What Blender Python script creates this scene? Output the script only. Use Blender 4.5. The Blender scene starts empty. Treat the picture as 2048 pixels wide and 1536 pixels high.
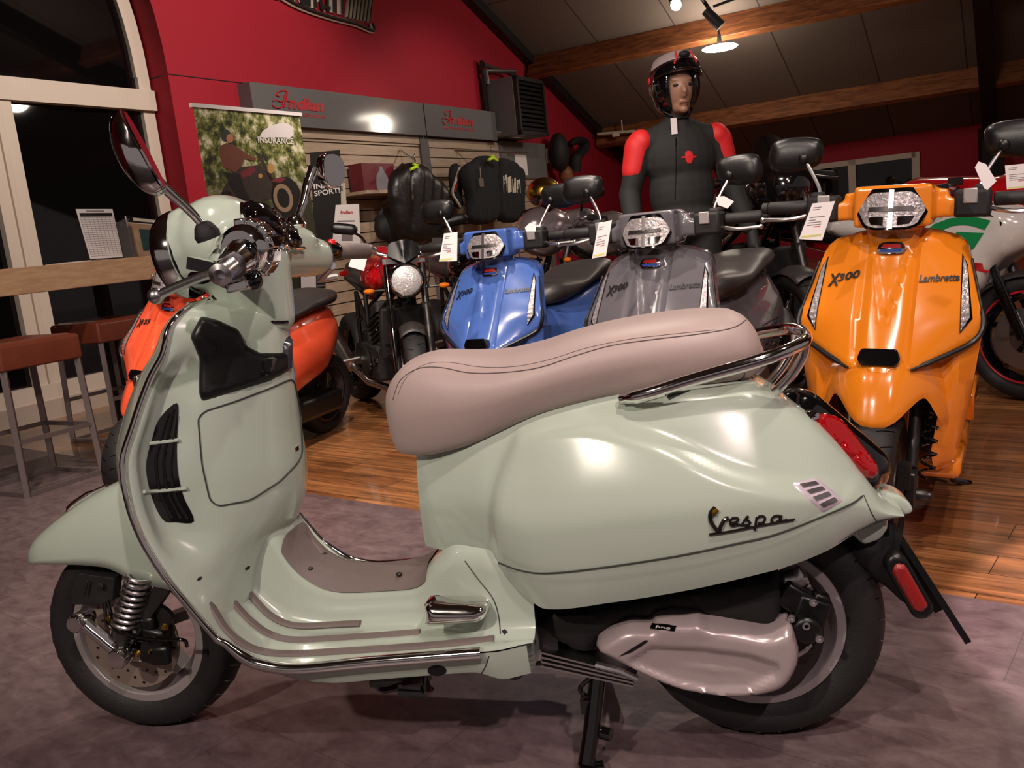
import bpy, bmesh, math, random
import numpy as np
from mathutils import Vector, Matrix
from mathutils.bvhtree import BVHTree
from mathutils.geometry import delaunay_2d_cdt

sc = bpy.context.scene
COL = sc.collection
PI = math.pi
random.seed(7)

# ------------------------------------------------------------------ camera
CF, CYAW, CPITCH, CROLL = 1768.0, -.211, .171, .108
CAM = np.array([.611, -1.731, 1.056])
_F = np.array([math.sin(CYAW)*math.cos(CPITCH), math.cos(CYAW)*math.cos(CPITCH), -math.sin(CPITCH)])
_r0 = np.array([math.cos(CYAW), -math.sin(CYAW), 0]); _u0 = np.cross(_r0, _F)
_R = math.cos(CROLL)*_r0 - math.sin(CROLL)*_u0
_U = math.cos(CROLL)*_u0 + math.sin(CROLL)*_r0
cam_data = bpy.data.cameras.new('camera'); cam = bpy.data.objects.new('camera', cam_data); COL.objects.link(cam)
cam_data.sensor_width = 36; cam_data.lens = CF/2048*36; cam_data.clip_end = 100; cam_data.clip_start = .05
m = Matrix.Identity(4)
for i in range(3):
    m[i][0], m[i][1], m[i][2], m[i][3] = _R[i], _U[i], -_F[i], CAM[i]
cam.matrix_world = m
sc.camera = cam

# room axes: A runs along the red wall away from the camera, N points from that wall into the room
PH = math.radians(18)
AX = np.array([math.sin(PH), math.cos(PH), 0]); NX = np.array([math.cos(PH), -math.sin(PH), 0])
def RW(a, n, z): return Vector((AX[0]*a+NX[0]*n, AX[1]*a+NX[1]*n, z))
def roofz(a): return 4.15-.4*(a-9.43)

# ------------------------------------------------------------------ world, light, exposure
w = bpy.data.worlds.new('world'); sc.world = w; w.use_nodes = True
w.node_tree.nodes['Background'].inputs[0].default_value = (.30, .25, .24, 1)
w.node_tree.nodes['Background'].inputs[1].default_value = .30
sc.view_settings.view_transform = 'Standard'; sc.view_settings.look = 'None'; sc.view_settings.gamma = 1
sc.view_settings.exposure = 1.0
def lamp(name, kind, loc, target, power, col, size=.1, spot=60, blend=.3):
    d = bpy.data.lights.new(name, kind); o = bpy.data.objects.new(name, d); COL.objects.link(o)
    d.energy = power; d.color = col
    if kind == 'SPOT': d.spot_size = math.radians(spot); d.spot_blend = blend; d.shadow_soft_size = size
    elif kind == 'POINT': d.shadow_soft_size = size
    else: d.shape = 'DISK'; d.size = size
    o.location = loc
    dr = (Vector(target)-Vector(loc)).normalized()
    o.rotation_euler = dr.to_track_quat('-Z', 'Y').to_euler()
    return o
WARM = (1, .86, .74); PINK = (1, .78, .78)
# ceiling spots of the showroom; added lights are marked on their line
lamp('ceiling_spot_lamp', 'SPOT', (1.9, -3.0, 3.6), (.7, .4, .4), 140, PINK, .05, 62, .25)
lamp('ceiling_spot_lamp', 'SPOT', (-1.1, -3.1, 3.0), (-.4, .1, .6), 150, WARM, .06, 64, .5)
lamp('ceiling_spot_lamp', 'SPOT', (.1, 2.6, 3.9), (.3, -.2, 0), 75, WARM, .05, 65, .4)
lamp('ceiling_spot_lamp', 'SPOT', (2.2, .0, 3.8), (1.96, .28, 0), 420, PINK, .03, 24, .08)  # added narrow cone; its rim imitates the edge of a person's shadow on the floor
lamp('ceiling_spot_lamp', 'SPOT', (2.2, .2, 3.8), (1.3, 1.1, .7), 60, WARM, .05, 60, .5)
lamp('ceiling_spot_lamp', 'SPOT', (-.4, 1.0, 3.9), (-.5, 2.0, 0), 190, WARM, .06, 65, .6)
lamp('ceiling_spot_lamp', 'SPOT', (1.2, -1.2, 3.6), (.9, 1.6, .6), 100, WARM, .06, 70, .5)
lamp('ceiling_spot_lamp', 'SPOT', (-.6, -.6, 3.8), (-.8, 2.4, .6), 120, WARM, .06, 75, .5)
lamp('ceiling_spot_lamp', 'SPOT', (-1.8, .5, 3.8), (-3.4, 3.2, .9), 140, WARM, .06, 80, .5)
lamp('ceiling_spot_lamp', 'SPOT', RW(4.2, -1.8, 4.2), RW(4.6, -5.2, 2.1), 230, WARM, .06, 80, .6)
lamp('ceiling_spot_lamp', 'SPOT', RW(7.6, -2.2, 3.8), RW(8.4, -5.2, 1.2), 75, WARM, .06, 85, .6)
lamp('disc_and_fill_glow', 'POINT', RW(6.8, .5, 3.7), RW(6.8, .5, 0), 45, (1, .85, .7), .2)  # added fill without a fixture, brightens the ceiling boards
lamp('disc_and_fill_glow', 'POINT', RW(10.6, -2.3, 2.95), RW(10.6, -2.3, 0), 24, (1, .88, .72), .15)

# ------------------------------------------------------------------ pixel rays (used to take true positions off the photograph)
def ray(px, py): return _R*(px-1024)+_U*(768-py)+_F*CF
def U(px, py, y=None, z=None, x=None, n=None, a=None, dep=None):
    d = ray(px, py)
    if y is not None: k = (y-CAM[1])/d[1]
    elif z is not None: k = (z-CAM[2])/d[2]
    elif x is not None: k = (x-CAM[0])/d[0]
    elif n is not None: k = (n-NX@CAM)/(NX@d)
    elif a is not None: k = (a-AX@CAM)/(AX@d)
    else: k = dep/CF
    return Vector(CAM+d*k)
def AN(P): P = np.array(P); return float(P@AX), float(P@NX), float(P[2])

# ------------------------------------------------------------------ curves
def pch(xs, ys):
    xs = np.array(xs, float); ys = np.array(ys, float)
    h = np.diff(xs); dl = np.diff(ys)/h; d = np.zeros_like(ys)
    for i in range(1, len(xs)-1):
        if dl[i-1]*dl[i] > 0:
            w1, w2 = 2*h[i]+h[i-1], h[i]+2*h[i-1]; d[i] = (w1+w2)/(w1/dl[i-1]+w2/dl[i])
    d[0], d[-1] = dl[0], dl[-1]
    def f(x):
        x = np.clip(np.asarray(x, float), xs[0], xs[-1])
        i = np.clip(np.searchsorted(xs, x)-1, 0, len(h)-1); t = (x-xs[i])/h[i]
        r = ((1+2*t)*(1-t)**2*ys[i]+t*(1-t)**2*h[i]*d[i]+t*t*(3-2*t)*ys[i+1]+t*t*(t-1)*h[i]*d[i+1])
        return float(r) if r.ndim == 0 else r
    return f
def cr(pts, n=6, closed=False):
    P = [np.array(p, float) for p in pts]; out = []; N = len(P)
    for i in range(N if closed else N-1):
        if closed: p0, p1, p2, p3 = P[i-1], P[i], P[(i+1) % N], P[(i+2) % N]
        else: p0, p1, p2, p3 = P[max(i-1, 0)], P[i], P[i+1], P[min(i+2, N-1)]
        for k in range(n):
            t = k/n
            out.append(.5*((2*p1)+(-p0+p2)*t+(2*p0-5*p1+4*p2-p3)*t*t+(-p0+3*p1-3*p2+p3)*t**3))
    if not closed: out.append(P[-1])
    return out
def rpoly(pts, r, n=4):
    """polygon with rounded corners"""
    P = [np.array(p, float) for p in pts]; out = []; N = len(P)
    for i in range(N):
        a, b, c = P[i-1], P[i], P[(i+1) % N]
        u, v = a-b, c-b; lu, lv = np.linalg.norm(u), np.linalg.norm(v)
        q = min(r, lu*.45, lv*.45); p, s = b+u/lu*q, b+v/lv*q
        for k in range(n+1):
            t = k/n; out.append((1-t)**2*p+2*t*(1-t)*b+t*t*s)
    return out
def sst(t): t = np.clip(t, 0, 1); return t*t*(3-2*t)

# ------------------------------------------------------------------ mesh builder
class MB:
    def __init__(s): s.v = []; s.f = []; s.m = []; s.mi = 0; s.X = None
    def add(s, v, f):
        o = len(s.v)
        if s.X is not None: v = [s.X @ Vector(p) for p in v]
        s.v += [tuple(map(float, p)) for p in v]; s.f += [tuple(i+o for i in q) for q in f]; s.m += [s.mi]*len(f); return s
    def box(s, c, d, R=None, taper=1):
        c = Vector(c); v = []
        for z in (-1, 1):
            k = taper if z > 0 else 1
            for x, y in ((-1, -1), (1, -1), (1, 1), (-1, 1)):
                p = Vector((x*d[0]/2*k, y*d[1]/2*k, z*d[2]/2)); v.append(c+(R @ p if R else p))
        return s.add(v, [(3, 2, 1, 0), (4, 5, 6, 7), (0, 1, 5, 4), (1, 2, 6, 5), (2, 3, 7, 6), (3, 0, 4, 7)])
    def bar(s, p, q, w, h, up=(0, 0, 1)):
        p, q = Vector(p), Vector(q); d = (q-p); L = d.length; d.normalize()
        u = Vector(up); x = d.cross(u)
        if x.length < 1e-4: x = d.cross(Vector((1, 0, 0)))
        x.normalize(); y = x.cross(d); v = []
        for e in (p, q):
            for a, b in ((-1, -1), (1, -1), (1, 1), (-1, 1)): v.append(e+x*a*w/2+y*b*h/2)
        return s.add(v, [(3, 2, 1, 0), (4, 5, 6, 7), (0, 1, 5, 4), (1, 2, 6, 5), (2, 3, 7, 6), (3, 0, 4, 7)])
    def tube(s, pts, r, seg=10, closed=False, caps=True, flat=1.0, up=None):
        P = [Vector(p) for p in pts]; N = len(P); rr = r if hasattr(r, '__len__') else [r]*N
        v = []; prev = None
        for i in range(N):
            t = (P[(i+1) % N]-P[i-1]) if closed else (P[min(i+1, N-1)]-P[max(i-1, 0)])
            if t.length < 1e-9: t = Vector((0, 0, 1))
            t.normalize()
            if prev is None:
                a = Vector(up) if up else Vector((0, 0, 1))
                if abs(a.dot(t)) > .95: a = Vector((1, 0, 0))
            else: a = prev
            x = (a-t*a.dot(t)).normalized(); prev = x; y = t.cross(x)
            for k in range(seg):
                th = 2*PI*k/seg; v.append(P[i]+x*math.cos(th)*rr[i]*flat+y*math.sin(th)*rr[i])
        f = []
        for i in range(N if closed else N-1):
            for k in range(seg):
                a, b = i*seg+k, i*seg+(k+1) % seg; c, d = ((i+1) % N)*seg+(k+1) % seg, ((i+1) % N)*seg+k
                f.append((a, b, c, d))
        if caps and not closed: f += [tuple(range(seg))[::-1], tuple((N-1)*seg+k for k in range(seg))]
        return s.add(v, f)
    def lathe(s, prof, c=(0, 0, 0), axis=(0, 0, 1), seg=32, closed=False, arc=None):
        c = Vector(c); t = Vector(axis).normalized(); a = Vector((0, 0, 1)) if abs(t.z) < .9 else Vector((1, 0, 0))
        x = (a-t*a.dot(t)).normalized(); y = t.cross(x); v = []; n = len(prof)
        for r, h in prof:
            for k in range(seg):
                th = 2*PI*k/seg; v.append(c+t*h+(x*math.cos(th)+y*math.sin(th))*r)
        f = []
        for i in range(n if closed else n-1):
            for k in range(seg):
                a0, b0 = i*seg+k, i*seg+(k+1) % seg; j = (i+1) % n
                f.append((a0, b0, j*seg+(k+1) % seg, j*seg+k))
        if not closed:
            if prof[0][0] > 1e-5: f.append(tuple(range(seg))[::-1])
            if prof[-1][0] > 1e-5: f.append(tuple((n-1)*seg+k for k in range(seg)))
        return s.add(v, f)
    def ball(s, c, r, R=None, seg=16, rings=10):
        r = r if hasattr(r, '__len__') else (r, r, r); c = Vector(c); v = []; f = []
        for i in range(rings+1):
            ph = PI*i/rings
            for k in range(seg):
                th = 2*PI*k/seg; p = Vector((r[0]*math.sin(ph)*math.cos(th), r[1]*math.sin(ph)*math.sin(th), r[2]*math.cos(ph)))
                v.append(c+(R @ p if R else p))
        for i in range(rings):
            for k in range(seg): f.append((i*seg+k, (i+1)*seg+k, (i+1)*seg+(k+1) % seg, i*seg+(k+1) % seg))
        return s.add(v, f)
    def grid(s, P, cu=False, cv=False, cap=False):
        n, m_ = len(P), len(P[0]); f = []
        for i in range(n if cu else n-1):
            for j in range(m_ if cv else m_-1):
                f.append((i*m_+j, i*m_+(j+1) % m_, ((i+1) % n)*m_+(j+1) % m_, ((i+1) % n)*m_+j))
        if cap: f += [tuple(range(m_))[::-1], tuple((n-1)*m_+k for k in range(m_))]
        return s.add([p for row in P for p in row], f)
    def prism(s, poly, O, ex, ey, d0, d1):
        O, ex, ey = Vector(O), Vector(ex), Vector(ey); en = ex.cross(ey).normalized(); n = len(poly)
        v = [O+ex*p[0]+ey*p[1]+en*d0 for p in poly]+[O+ex*p[0]+ey*p[1]+en*d1 for p in poly]
        f = [tuple(range(n))[::-1], tuple(range(n, 2*n))]+[(i, (i+1) % n, n+(i+1) % n, n+i) for i in range(n)]
        return s.add(v, f)
    def relief(s, poly, O, ex, ey, step, h, back=0.0):
        """solid over a 2D outline; h(u, v, d) is its height along ex x ey, d the distance to the outline"""
        O, ex, ey = Vector(O), Vector(ex), Vector(ey); en = ex.cross(ey).normalized()
        V2, F2, B = tri(poly, step); d = edist(V2, poly)
        top = [O+ex*p[0]+ey*p[1]+en*h(p[0], p[1], dd) for p, dd in zip(V2, d)]
        bk = [O+ex*p[0]+ey*p[1]+en*(back(p[0], p[1]) if callable(back) else back) for p in V2]
        n = len(V2); f = list(F2)+[tuple(n+i for i in q[::-1]) for q in F2]
        f += [(B[i], n+B[i], n+B[(i+1) % len(B)], B[(i+1) % len(B)]) for i in range(len(B))]
        return s.add(top+bk, f)
    def text(s, txt, O, ex, ey, height, depth=.002, shear=0, bold=0, center=True, space=1.0):
        cu = bpy.data.curves.new('t', 'FONT'); cu.body = txt; cu.size = 1; cu.shear = shear; cu.offset = bold; cu.resolution_u = 3
        cu.space_character = space
        if center: cu.align_x = 'CENTER'
        o = bpy.data.objects.new('t', cu); COL.objects.link(o); dg = bpy.context.evaluated_depsgraph_get(); dg.update()
        me = bpy.data.meshes.new_from_object(o.evaluated_get(dg)); ex, ey = Vector(ex).normalized(), Vector(ey).normalized(); en = ex.cross(ey); O = Vector(O)
        n = len(me.vertices)
        fr = [O+(ex*v.co.x+ey*v.co.y)*height/.7+en*depth for v in me.vertices]
        fs = [tuple(p.vertices) for p in me.polygons]
        s.add(fr, fs)
        bpy.data.objects.remove(o); bpy.data.curves.remove(cu); bpy.data.meshes.remove(me); return s
    def mirror(s, i0=0, f0=0):
        n = len(s.v)-i0; s.v += [(x, -y, z) for x, y, z in s.v[i0:]]
        nf = [tuple(i+n for i in q[::-1]) for q in s.f[f0:]]; s.m += s.m[f0:]; s.f += nf; return s
    def bvh(s): return BVHTree.FromPolygons(s.v, s.f)
    def mesh(s, name, mats, angle=40, weld=True):
        me = bpy.data.meshes.new(name); me.from_pydata(s.v, [], s.f)
        me.polygons.foreach_set('material_index', s.m)
        bm = bmesh.new(); bm.from_mesh(me)
        if weld: bmesh.ops.remove_doubles(bm, verts=bm.verts, dist=2e-5)
        bmesh.ops.recalc_face_normals(bm, faces=bm.faces); bm.to_mesh(me); bm.free()
        for p in me.polygons: p.use_smooth = True
        me.set_sharp_from_angle(angle=math.radians(angle))
        for mm in (mats if isinstance(mats, (list, tuple)) else [mats]): me.materials.append(mm)
        return me
    def build(s, name, mats, parent=None, angle=40, world=False, bevel=0, sub=0, weld=True, label=None):
        if not s.v: return None
        base = None
        if parent is not None and world:
            inv = XF[parent.name].inverted(); s.v = [tuple(inv @ Vector(p)) for p in s.v]
        if parent is None:
            A = np.array(s.v); base = Vector(((A[:, 0].min()+A[:, 0].max())/2, (A[:, 1].min()+A[:, 1].max())/2, A[:, 2].min()))
            s.v = [tuple(Vector(p)-base) for p in s.v]
        o = bpy.data.objects.new(name, s.mesh(name, mats, angle, weld)); COL.objects.link(o)
        if base is not None: o.location = base; XF[o.name] = Matrix.Translation(base)
        else: o.parent = parent; XF[o.name] = XF[parent.name]
        if bevel:
            b = o.modifiers.new('bevel', 'BEVEL'); b.width = bevel; b.segments = 2; b.limit_method = 'ANGLE'; b.angle_limit = math.radians(50)
        if sub:
            b = o.modifiers.new('subsurf', 'SUBSURF'); b.levels = sub; b.render_levels = sub
        if label: o['label'] = label
        return o
XF = {}
def tri(poly, step):
    P = [np.array(p[:2], float) for p in poly]; Q = []
    for i in range(len(P)):
        a, b = P[i], P[(i+1) % len(P)]; L = np.linalg.norm(b-a)
        if L < 1e-7: continue
        k = max(1, int(round(L/step))); Q += [a+(b-a)*j/k for j in range(k)]
    A = np.array(Q); nb = len(Q); lo, hi = A.min(0), A.max(0)
    gx, gy = np.meshgrid(np.arange(lo[0]+step*.5, hi[0], step), np.arange(lo[1]+step*.5, hi[1], step))
    G = np.stack([gx.ravel(), gy.ravel()], 1)
    if len(G):
        ins = inside(G, A); G = G[ins]
        if len(G): G = G[edist(G, Q) > step*.45]
    pts = [Vector(p) for p in list(A)+list(G)]
    r = delaunay_2d_cdt(pts, [], [list(range(nb))], 1, 1e-7)
    V2 = [np.array(p) for p in r[0]]; F2 = [tuple(q) for q in r[2]]
    om = {}
    for i, src in enumerate(r[3]):
        for q in src: om[q] = i
    return V2, F2, [om[i] for i in range(nb)]
def inside(G, A):
    r = np.zeros(len(G), bool); n = len(A)
    for i in range(n):
        a, b = A[i], A[(i+1) % n]
        c = (a[1] > G[:, 1]) != (b[1] > G[:, 1])
        with np.errstate(divide='ignore', invalid='ignore'):
            xx = (b[0]-a[0])*(G[:, 1]-a[1])/(b[1]-a[1]+1e-15)+a[0]
        r ^= c & (G[:, 0] < xx)
    return r
def edist(V, poly):
    V = np.array([v[:2] for v in V]); P = np.array([p[:2] for p in poly], float); d = np.full(len(V), 1e9)
    for i in range(len(P)):
        a, b = P[i], P[(i+1) % len(P)]; ab = b-a; L = ab@ab
        if L < 1e-14: continue
        t = np.clip(((V-a)@ab)/L, 0, 1); d = np.minimum(d, np.linalg.norm(V-a-np.outer(t, ab), axis=1))
    return d
def dome(R, D): return lambda u, v, d: D*math.sqrt(max(0, 1-(1-min(d/R, 1))**2))

# projecting outlines read off the photo onto a built surface
def hit(bv, px, py):
    d = Vector(ray(px, py)).normalized(); p, n, i, t = bv.ray_cast(Vector(CAM), d)
    if p is None: return None, None
    if n.dot(d) > 0: n = -n
    return p, n
def patch(mb, bv, poly, off=.002, step=12, edge=0, sink=.002, plane=None):
    V2, F2, B = tri(poly, step); d = edist(V2, poly); top = []; bk = []
    hs = [hit(bv, *v) for v in V2]; ok = [h for h in hs if h[0] is not None]
    if not ok: return
    for v, (p, n), dd in zip(V2, hs, d):
        if p is None:
            j = min(range(len(V2)), key=lambda k: (1e9 if hs[k][0] is None else (V2[k][0]-v[0])**2+(V2[k][1]-v[1])**2)); p, n = hs[j]
            dr = Vector(ray(*v)).normalized(); p = Vector(CAM)+dr*((p-Vector(CAM)).dot(n)/dr.dot(n)) if abs(dr.dot(n)) > .15 else p
        k = 1 if not edge else math.sqrt(max(0, 1-(1-min(dd/edge, 1))**2))
        top.append(p+n*off*k); bk.append(p-n*sink)
    n_ = len(V2); f = list(F2)+[(B[i], n_+B[i], n_+B[(i+1) % len(B)], B[(i+1) % len(B)]) for i in range(len(B))]
    mb.add(top, []) ; o = len(mb.v)-n_; mb.v += [tuple(p) for p in bk]
    mb.f += [tuple(i+o for i in q) for q in f]; mb.m += [mb.mi]*len(f)
def seam(mb, bv, pts, r=.0012, off=0, step=10, closed=False, smooth=True, seg=6):
    P = cr(pts, 5, closed) if smooth else [np.array(p, float) for p in pts]+([np.array(pts[0], float)] if closed else []); out = []
    L = [P[0]]
    for p in P[1:]:
        d = np.linalg.norm(p-L[-1]); k = max(1, int(d/step)); a = L[-1]
        L += [a+(p-a)*(j+1)/k for j in range(k)]
    for q in L:
        p, n = hit(bv, *q)
        if p is not None: out.append(p+n*off)
    if len(out) > 2: mb.tube(out, r, seg)

# ------------------------------------------------------------------ blobs: united solids grown into one smooth skin
class Blob:
    def __init__(s): s.b = MB()
    def cap(s, p, q, r1, r2=None, sq=(1, 1, 1)):
        r2 = r1 if r2 is None else r2; p, q = Vector(p), Vector(q); d = q-p; n = 12
        if d.length < 1e-6: d = Vector((0, 0, 1e-6))
        t = d.normalized(); a = Vector((0, 0, 1)) if abs(t.z) < .9 else Vector((1, 0, 0)); x = (a-t*a.dot(t)).normalized(); y = t.cross(x); P = []
        rows = [(p-t*r1*math.cos(th), r1*math.sin(th)) for th in np.linspace(.08, PI/2, 6)]+[(q+t*r2*math.sin(th), r2*math.cos(th)) for th in np.linspace(0, PI/2-.08, 6)]
        for c, rr in rows: P.append([c+(x*math.cos(2*PI*k/n)+y*math.sin(2*PI*k/n))*rr for k in range(n)])
        s.b.grid(P, cv=True, cap=True); return s
    def ell(s, c, r, R=None): s.b.ball(c, r, R, 20, 12); return s
    def box(s, c, d, R=None, taper=1): s.b.box(c, d, R, taper); return s
    def prism(s, *a): s.b.prism(*a); return s
    def build(s, name, mat, parent, vox=.008, smooth=8, world=False, X=None, factor=.5, ret=False, clip=None):
        me = bpy.data.meshes.new('b'); v = s.b.v
        me.from_pydata(v, [], s.b.f); bm = bmesh.new(); bm.from_mesh(me); bmesh.ops.recalc_face_normals(bm, faces=bm.faces); bm.to_mesh(me); bm.free()
        o = bpy.data.objects.new('b', me); COL.objects.link(o)
        r = o.modifiers.new('r', 'REMESH'); r.mode = 'VOXEL'; r.voxel_size = vox; r.use_smooth_shade = True
        sm = o.modifiers.new('s', 'SMOOTH'); sm.iterations = smooth; sm.factor = factor
        dg = bpy.context.evaluated_depsgraph_get(); dg.update(); m2 = bpy.data.meshes.new_from_object(o.evaluated_get(dg))
        bpy.data.objects.remove(o); bpy.data.meshes.remove(me)
        mb = MB(); mb.v = [tuple(q.co) for q in m2.vertices]; mb.f = [tuple(p.vertices) for p in m2.polygons]; mb.m = [0]*len(mb.f)
        bpy.data.meshes.remove(m2)
        if ret: return mb
        return mb.build(name, mat, parent, 80, world, weld=False)

# ------------------------------------------------------------------ objects and tags
def thing(name, label, cat, loc=(0, 0, 0), rot=(0, 0, 0), group=None, kind=None):
    o = bpy.data.objects.new(name, None); COL.objects.link(o); o.empty_display_size = .1
    o.location = loc; o.rotation_euler = rot
    XF[o.name] = Matrix.LocRotScale(Vector(loc), Matrix.Identity(3).to_quaternion() if not any(rot) else __import__('mathutils').Euler(rot).to_quaternion(), Vector((1, 1, 1)))
    return tag(o, label, cat, group, kind)
def tag(o, label, cat, group=None, kind=None):
    if label: o['label'] = label
    if cat: o['category'] = cat
    if group: o['group'] = group
    if kind: o['kind'] = kind
    return o
def struct(o): o['kind'] = 'structure'; return o
def dup(root, loc, rot, label=None, group=None):
    r = root.copy(); COL.objects.link(r); r.location = loc; r.rotation_euler = rot
    if label: r['label'] = label
    if group: r['group'] = group
    for ch in list(root.children):
        c = ch.copy(); COL.objects.link(c); c.parent = r
        for g in ch.children:
            d = g.copy(); COL.objects.link(d); d.parent = c
    return r

# ------------------------------------------------------------------ materials
def srgb(r, g, b):
    f = lambda c: (c/255/12.92) if c/255 <= .04045 else ((c/255+.055)/1.055)**2.4
    return (f(r), f(g), f(b), 1)
def mat(name, col, rough=.5, metal=0, coat=0, noise=0, nscale=8, bump=0, bscale=60, spec=.5, emis=None, estr=0, trans=0, aniso=None):
    m = bpy.data.materials.new(name); m.use_nodes = True; nt = m.node_tree; b = nt.nodes['Principled BSDF']
    c = srgb(*col) if max(col) > 1 else (*col[:3], 1)
    b.inputs['Base Color'].default_value = c; b.inputs['Roughness'].default_value = rough; b.inputs['Metallic'].default_value = metal
    b.inputs['Coat Weight'].default_value = coat; b.inputs['Coat Roughness'].default_value = .04
    b.inputs['Specular IOR Level'].default_value = spec
    tc = nt.nodes.new('ShaderNodeTexCoord')
    nz = nt.nodes.new('ShaderNodeTexNoise'); nz.inputs['Scale'].default_value = nscale; nz.inputs['Detail'].default_value = 5
    nt.links.new(tc.outputs['Object'], nz.inputs['Vector'])
    k = noise if noise else .03
    mx = nt.nodes.new('ShaderNodeMix'); mx.data_type = 'RGBA'
    mx.inputs[6].default_value = tuple(min(1, x*(1-k)) for x in c[:3])+(1,); mx.inputs[7].default_value = tuple(min(1, x*(1+k)) for x in c[:3])+(1,)
    nt.links.new(nz.outputs['Fac'], mx.inputs[0]); nt.links.new(mx.outputs[2], b.inputs['Base Color'])
    if bump:
        n2 = nt.nodes.new('ShaderNodeTexNoise'); n2.inputs['Scale'].default_value = bscale; n2.inputs['Detail'].default_value = 3
        nt.links.new(tc.outputs['Object'], n2.inputs['Vector'])
        bp = nt.nodes.new('ShaderNodeBump'); bp.inputs['Strength'].default_value = bump; bp.inputs['Distance'].default_value = .01
        nt.links.new(n2.outputs['Fac'], bp.inputs['Height']); nt.links.new(bp.outputs['Normal'], b.inputs['Normal'])
    if emis:
        b.inputs['Emission Color'].default_value = (*emis, 1); b.inputs['Emission Strength'].default_value = estr
    if trans: b.inputs['Transmission Weight'].default_value = trans
    return m
M = {}
M['mint'] = mat('mint_paint', (180, 192, 178), .22, 0, 1, .015, 3)
M['chrome'] = mat('chrome', (.82, .80, .79), .07, 1)
M['satin'] = mat('satin_metal', (.62, .60, .60), .28, 1, noise=.06)
M['silver'] = mat('silver_paint', (182, 166, 166), .3, .25, .4, .03, 12)
M['rim'] = mat('rim_grey', (165, 157, 157), .38, .35, .3, .04)
M['steel'] = mat('dark_steel', (70, 66, 66), .38, .8, noise=.1)
M['black'] = mat('black_plastic', (15, 14, 15), .36, 0, 0, .2, 20, .05, 300)
M['gloss'] = mat('gloss_black', (10, 9, 10), .08, 0, 1)
M['matte'] = mat('matte_black', (19, 17, 18), .7, 0, 0, .2, 20, .1, 200)
M['rubber'] = mat('rubber', (26, 24, 25), .62, 0, 0, .12, 30, .12, 250)
M['seat'] = mat('taupe_vinyl', (176, 156, 152), .48, 0, 0, .05, 6, .06, 420)
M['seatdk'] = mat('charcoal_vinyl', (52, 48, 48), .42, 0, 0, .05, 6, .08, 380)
M['mat'] = mat('taupe_rubber', (112, 100, 96), .6, 0, 0, .08, 10, .1, 200)
M['seamdk'] = mat('seam_shadow', (52, 58, 52), .6)
M['red_lens'] = mat('red_lens', (150, 8, 14), .06, 0, 1)
M['redref'] = mat('red_reflector', (150, 22, 18), .25, 0, 1, .25, 90, .3, 500)
M['orange_lens'] = mat('orange_lens', (215, 110, 20), .1, 0, 1)
M['clear'] = mat('clear_lens', (172, 164, 166), .12, .45, 1, .7, 85, .5, 120)
M['lamp_lens'] = mat('bright_lamp_lens', (226, 214, 220), .12, .3, 1, .55, 70, .5, 110)
M['mirror'] = mat('mirror_glass', (.75, .75, .75), .02, 1)
M['smoke'] = mat('smoked_lens', (16, 12, 12), .04, 0, 1)
M['white'] = mat('white_card', (222, 214, 214), .6, noise=.02)
M['ink'] = mat('ink_grey', (120, 112, 116), .7)
M['inkred'] = mat('ink_red', (190, 50, 50), .7)
M['inkyel'] = mat('ink_yellow', (205, 205, 90), .7)
M['tube'] = mat('square_tube_metal', (112, 101, 99), .4, .4, noise=.05)
M['gold'] = mat('gold_metal', (190, 150, 60), .25, 1)

# ================================================================== the room
def nodes(m): return m.node_tree, m.node_tree.nodes['Principled BSDF']
def floor_wood():
    m = mat('wood_floor', (120, 72, 40), .22, coat=.3); nt, b = nodes(m); N = nt.nodes.new; L = nt.links.new
    tc = N('ShaderNodeTexCoord'); mp = N('ShaderNodeMapping'); mp.inputs['Rotation'].default_value = (0, 0, math.radians(27.2))
    L(tc.outputs['Object'], mp.inputs['Vector'])
    br = N('ShaderNodeTexBrick'); br.inputs['Scale'].default_value = 1; br.inputs['Brick Width'].default_value = 1.2; br.inputs['Row Height'].default_value = .14
    br.inputs['Mortar Size'].default_value = .0015; br.inputs['Color1'].default_value = srgb(174, 120, 78); br.inputs['Color2'].default_value = srgb(142, 92, 56); br.inputs['Mortar'].default_value = srgb(50, 28, 16)
    br.offset = .37; L(mp.outputs[0], br.inputs['Vector'])
    m2 = N('ShaderNodeMapping'); m2.inputs['Scale'].default_value = (1.2, 16, 1); L(mp.outputs[0], m2.inputs['Vector'])
    nz = N('ShaderNodeTexNoise'); nz.inputs['Scale'].default_value = 2.2; nz.inputs['Detail'].default_value = 8; nz.inputs['Distortion'].default_value = .7; L(m2.outputs[0], nz.inputs['Vector'])
    rp = N('ShaderNodeValToRGB'); rp.color_ramp.elements[0].position = .32; rp.color_ramp.elements[0].color = (.35, .35, .35, 1); rp.color_ramp.elements[1].position = .68; rp.color_ramp.elements[1].color = (1.3, 1.2, 1.1, 1); L(nz.outputs['Fac'], rp.inputs[0])
    mx = N('ShaderNodeMix'); mx.data_type = 'RGBA'; mx.blend_type = 'MULTIPLY'; mx.inputs[0].default_value = .9; L(br.outputs['Color'], mx.inputs[6]); L(rp.outputs[0], mx.inputs[7]); L(mx.outputs[2], b.inputs['Base Color'])
    return m
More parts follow.
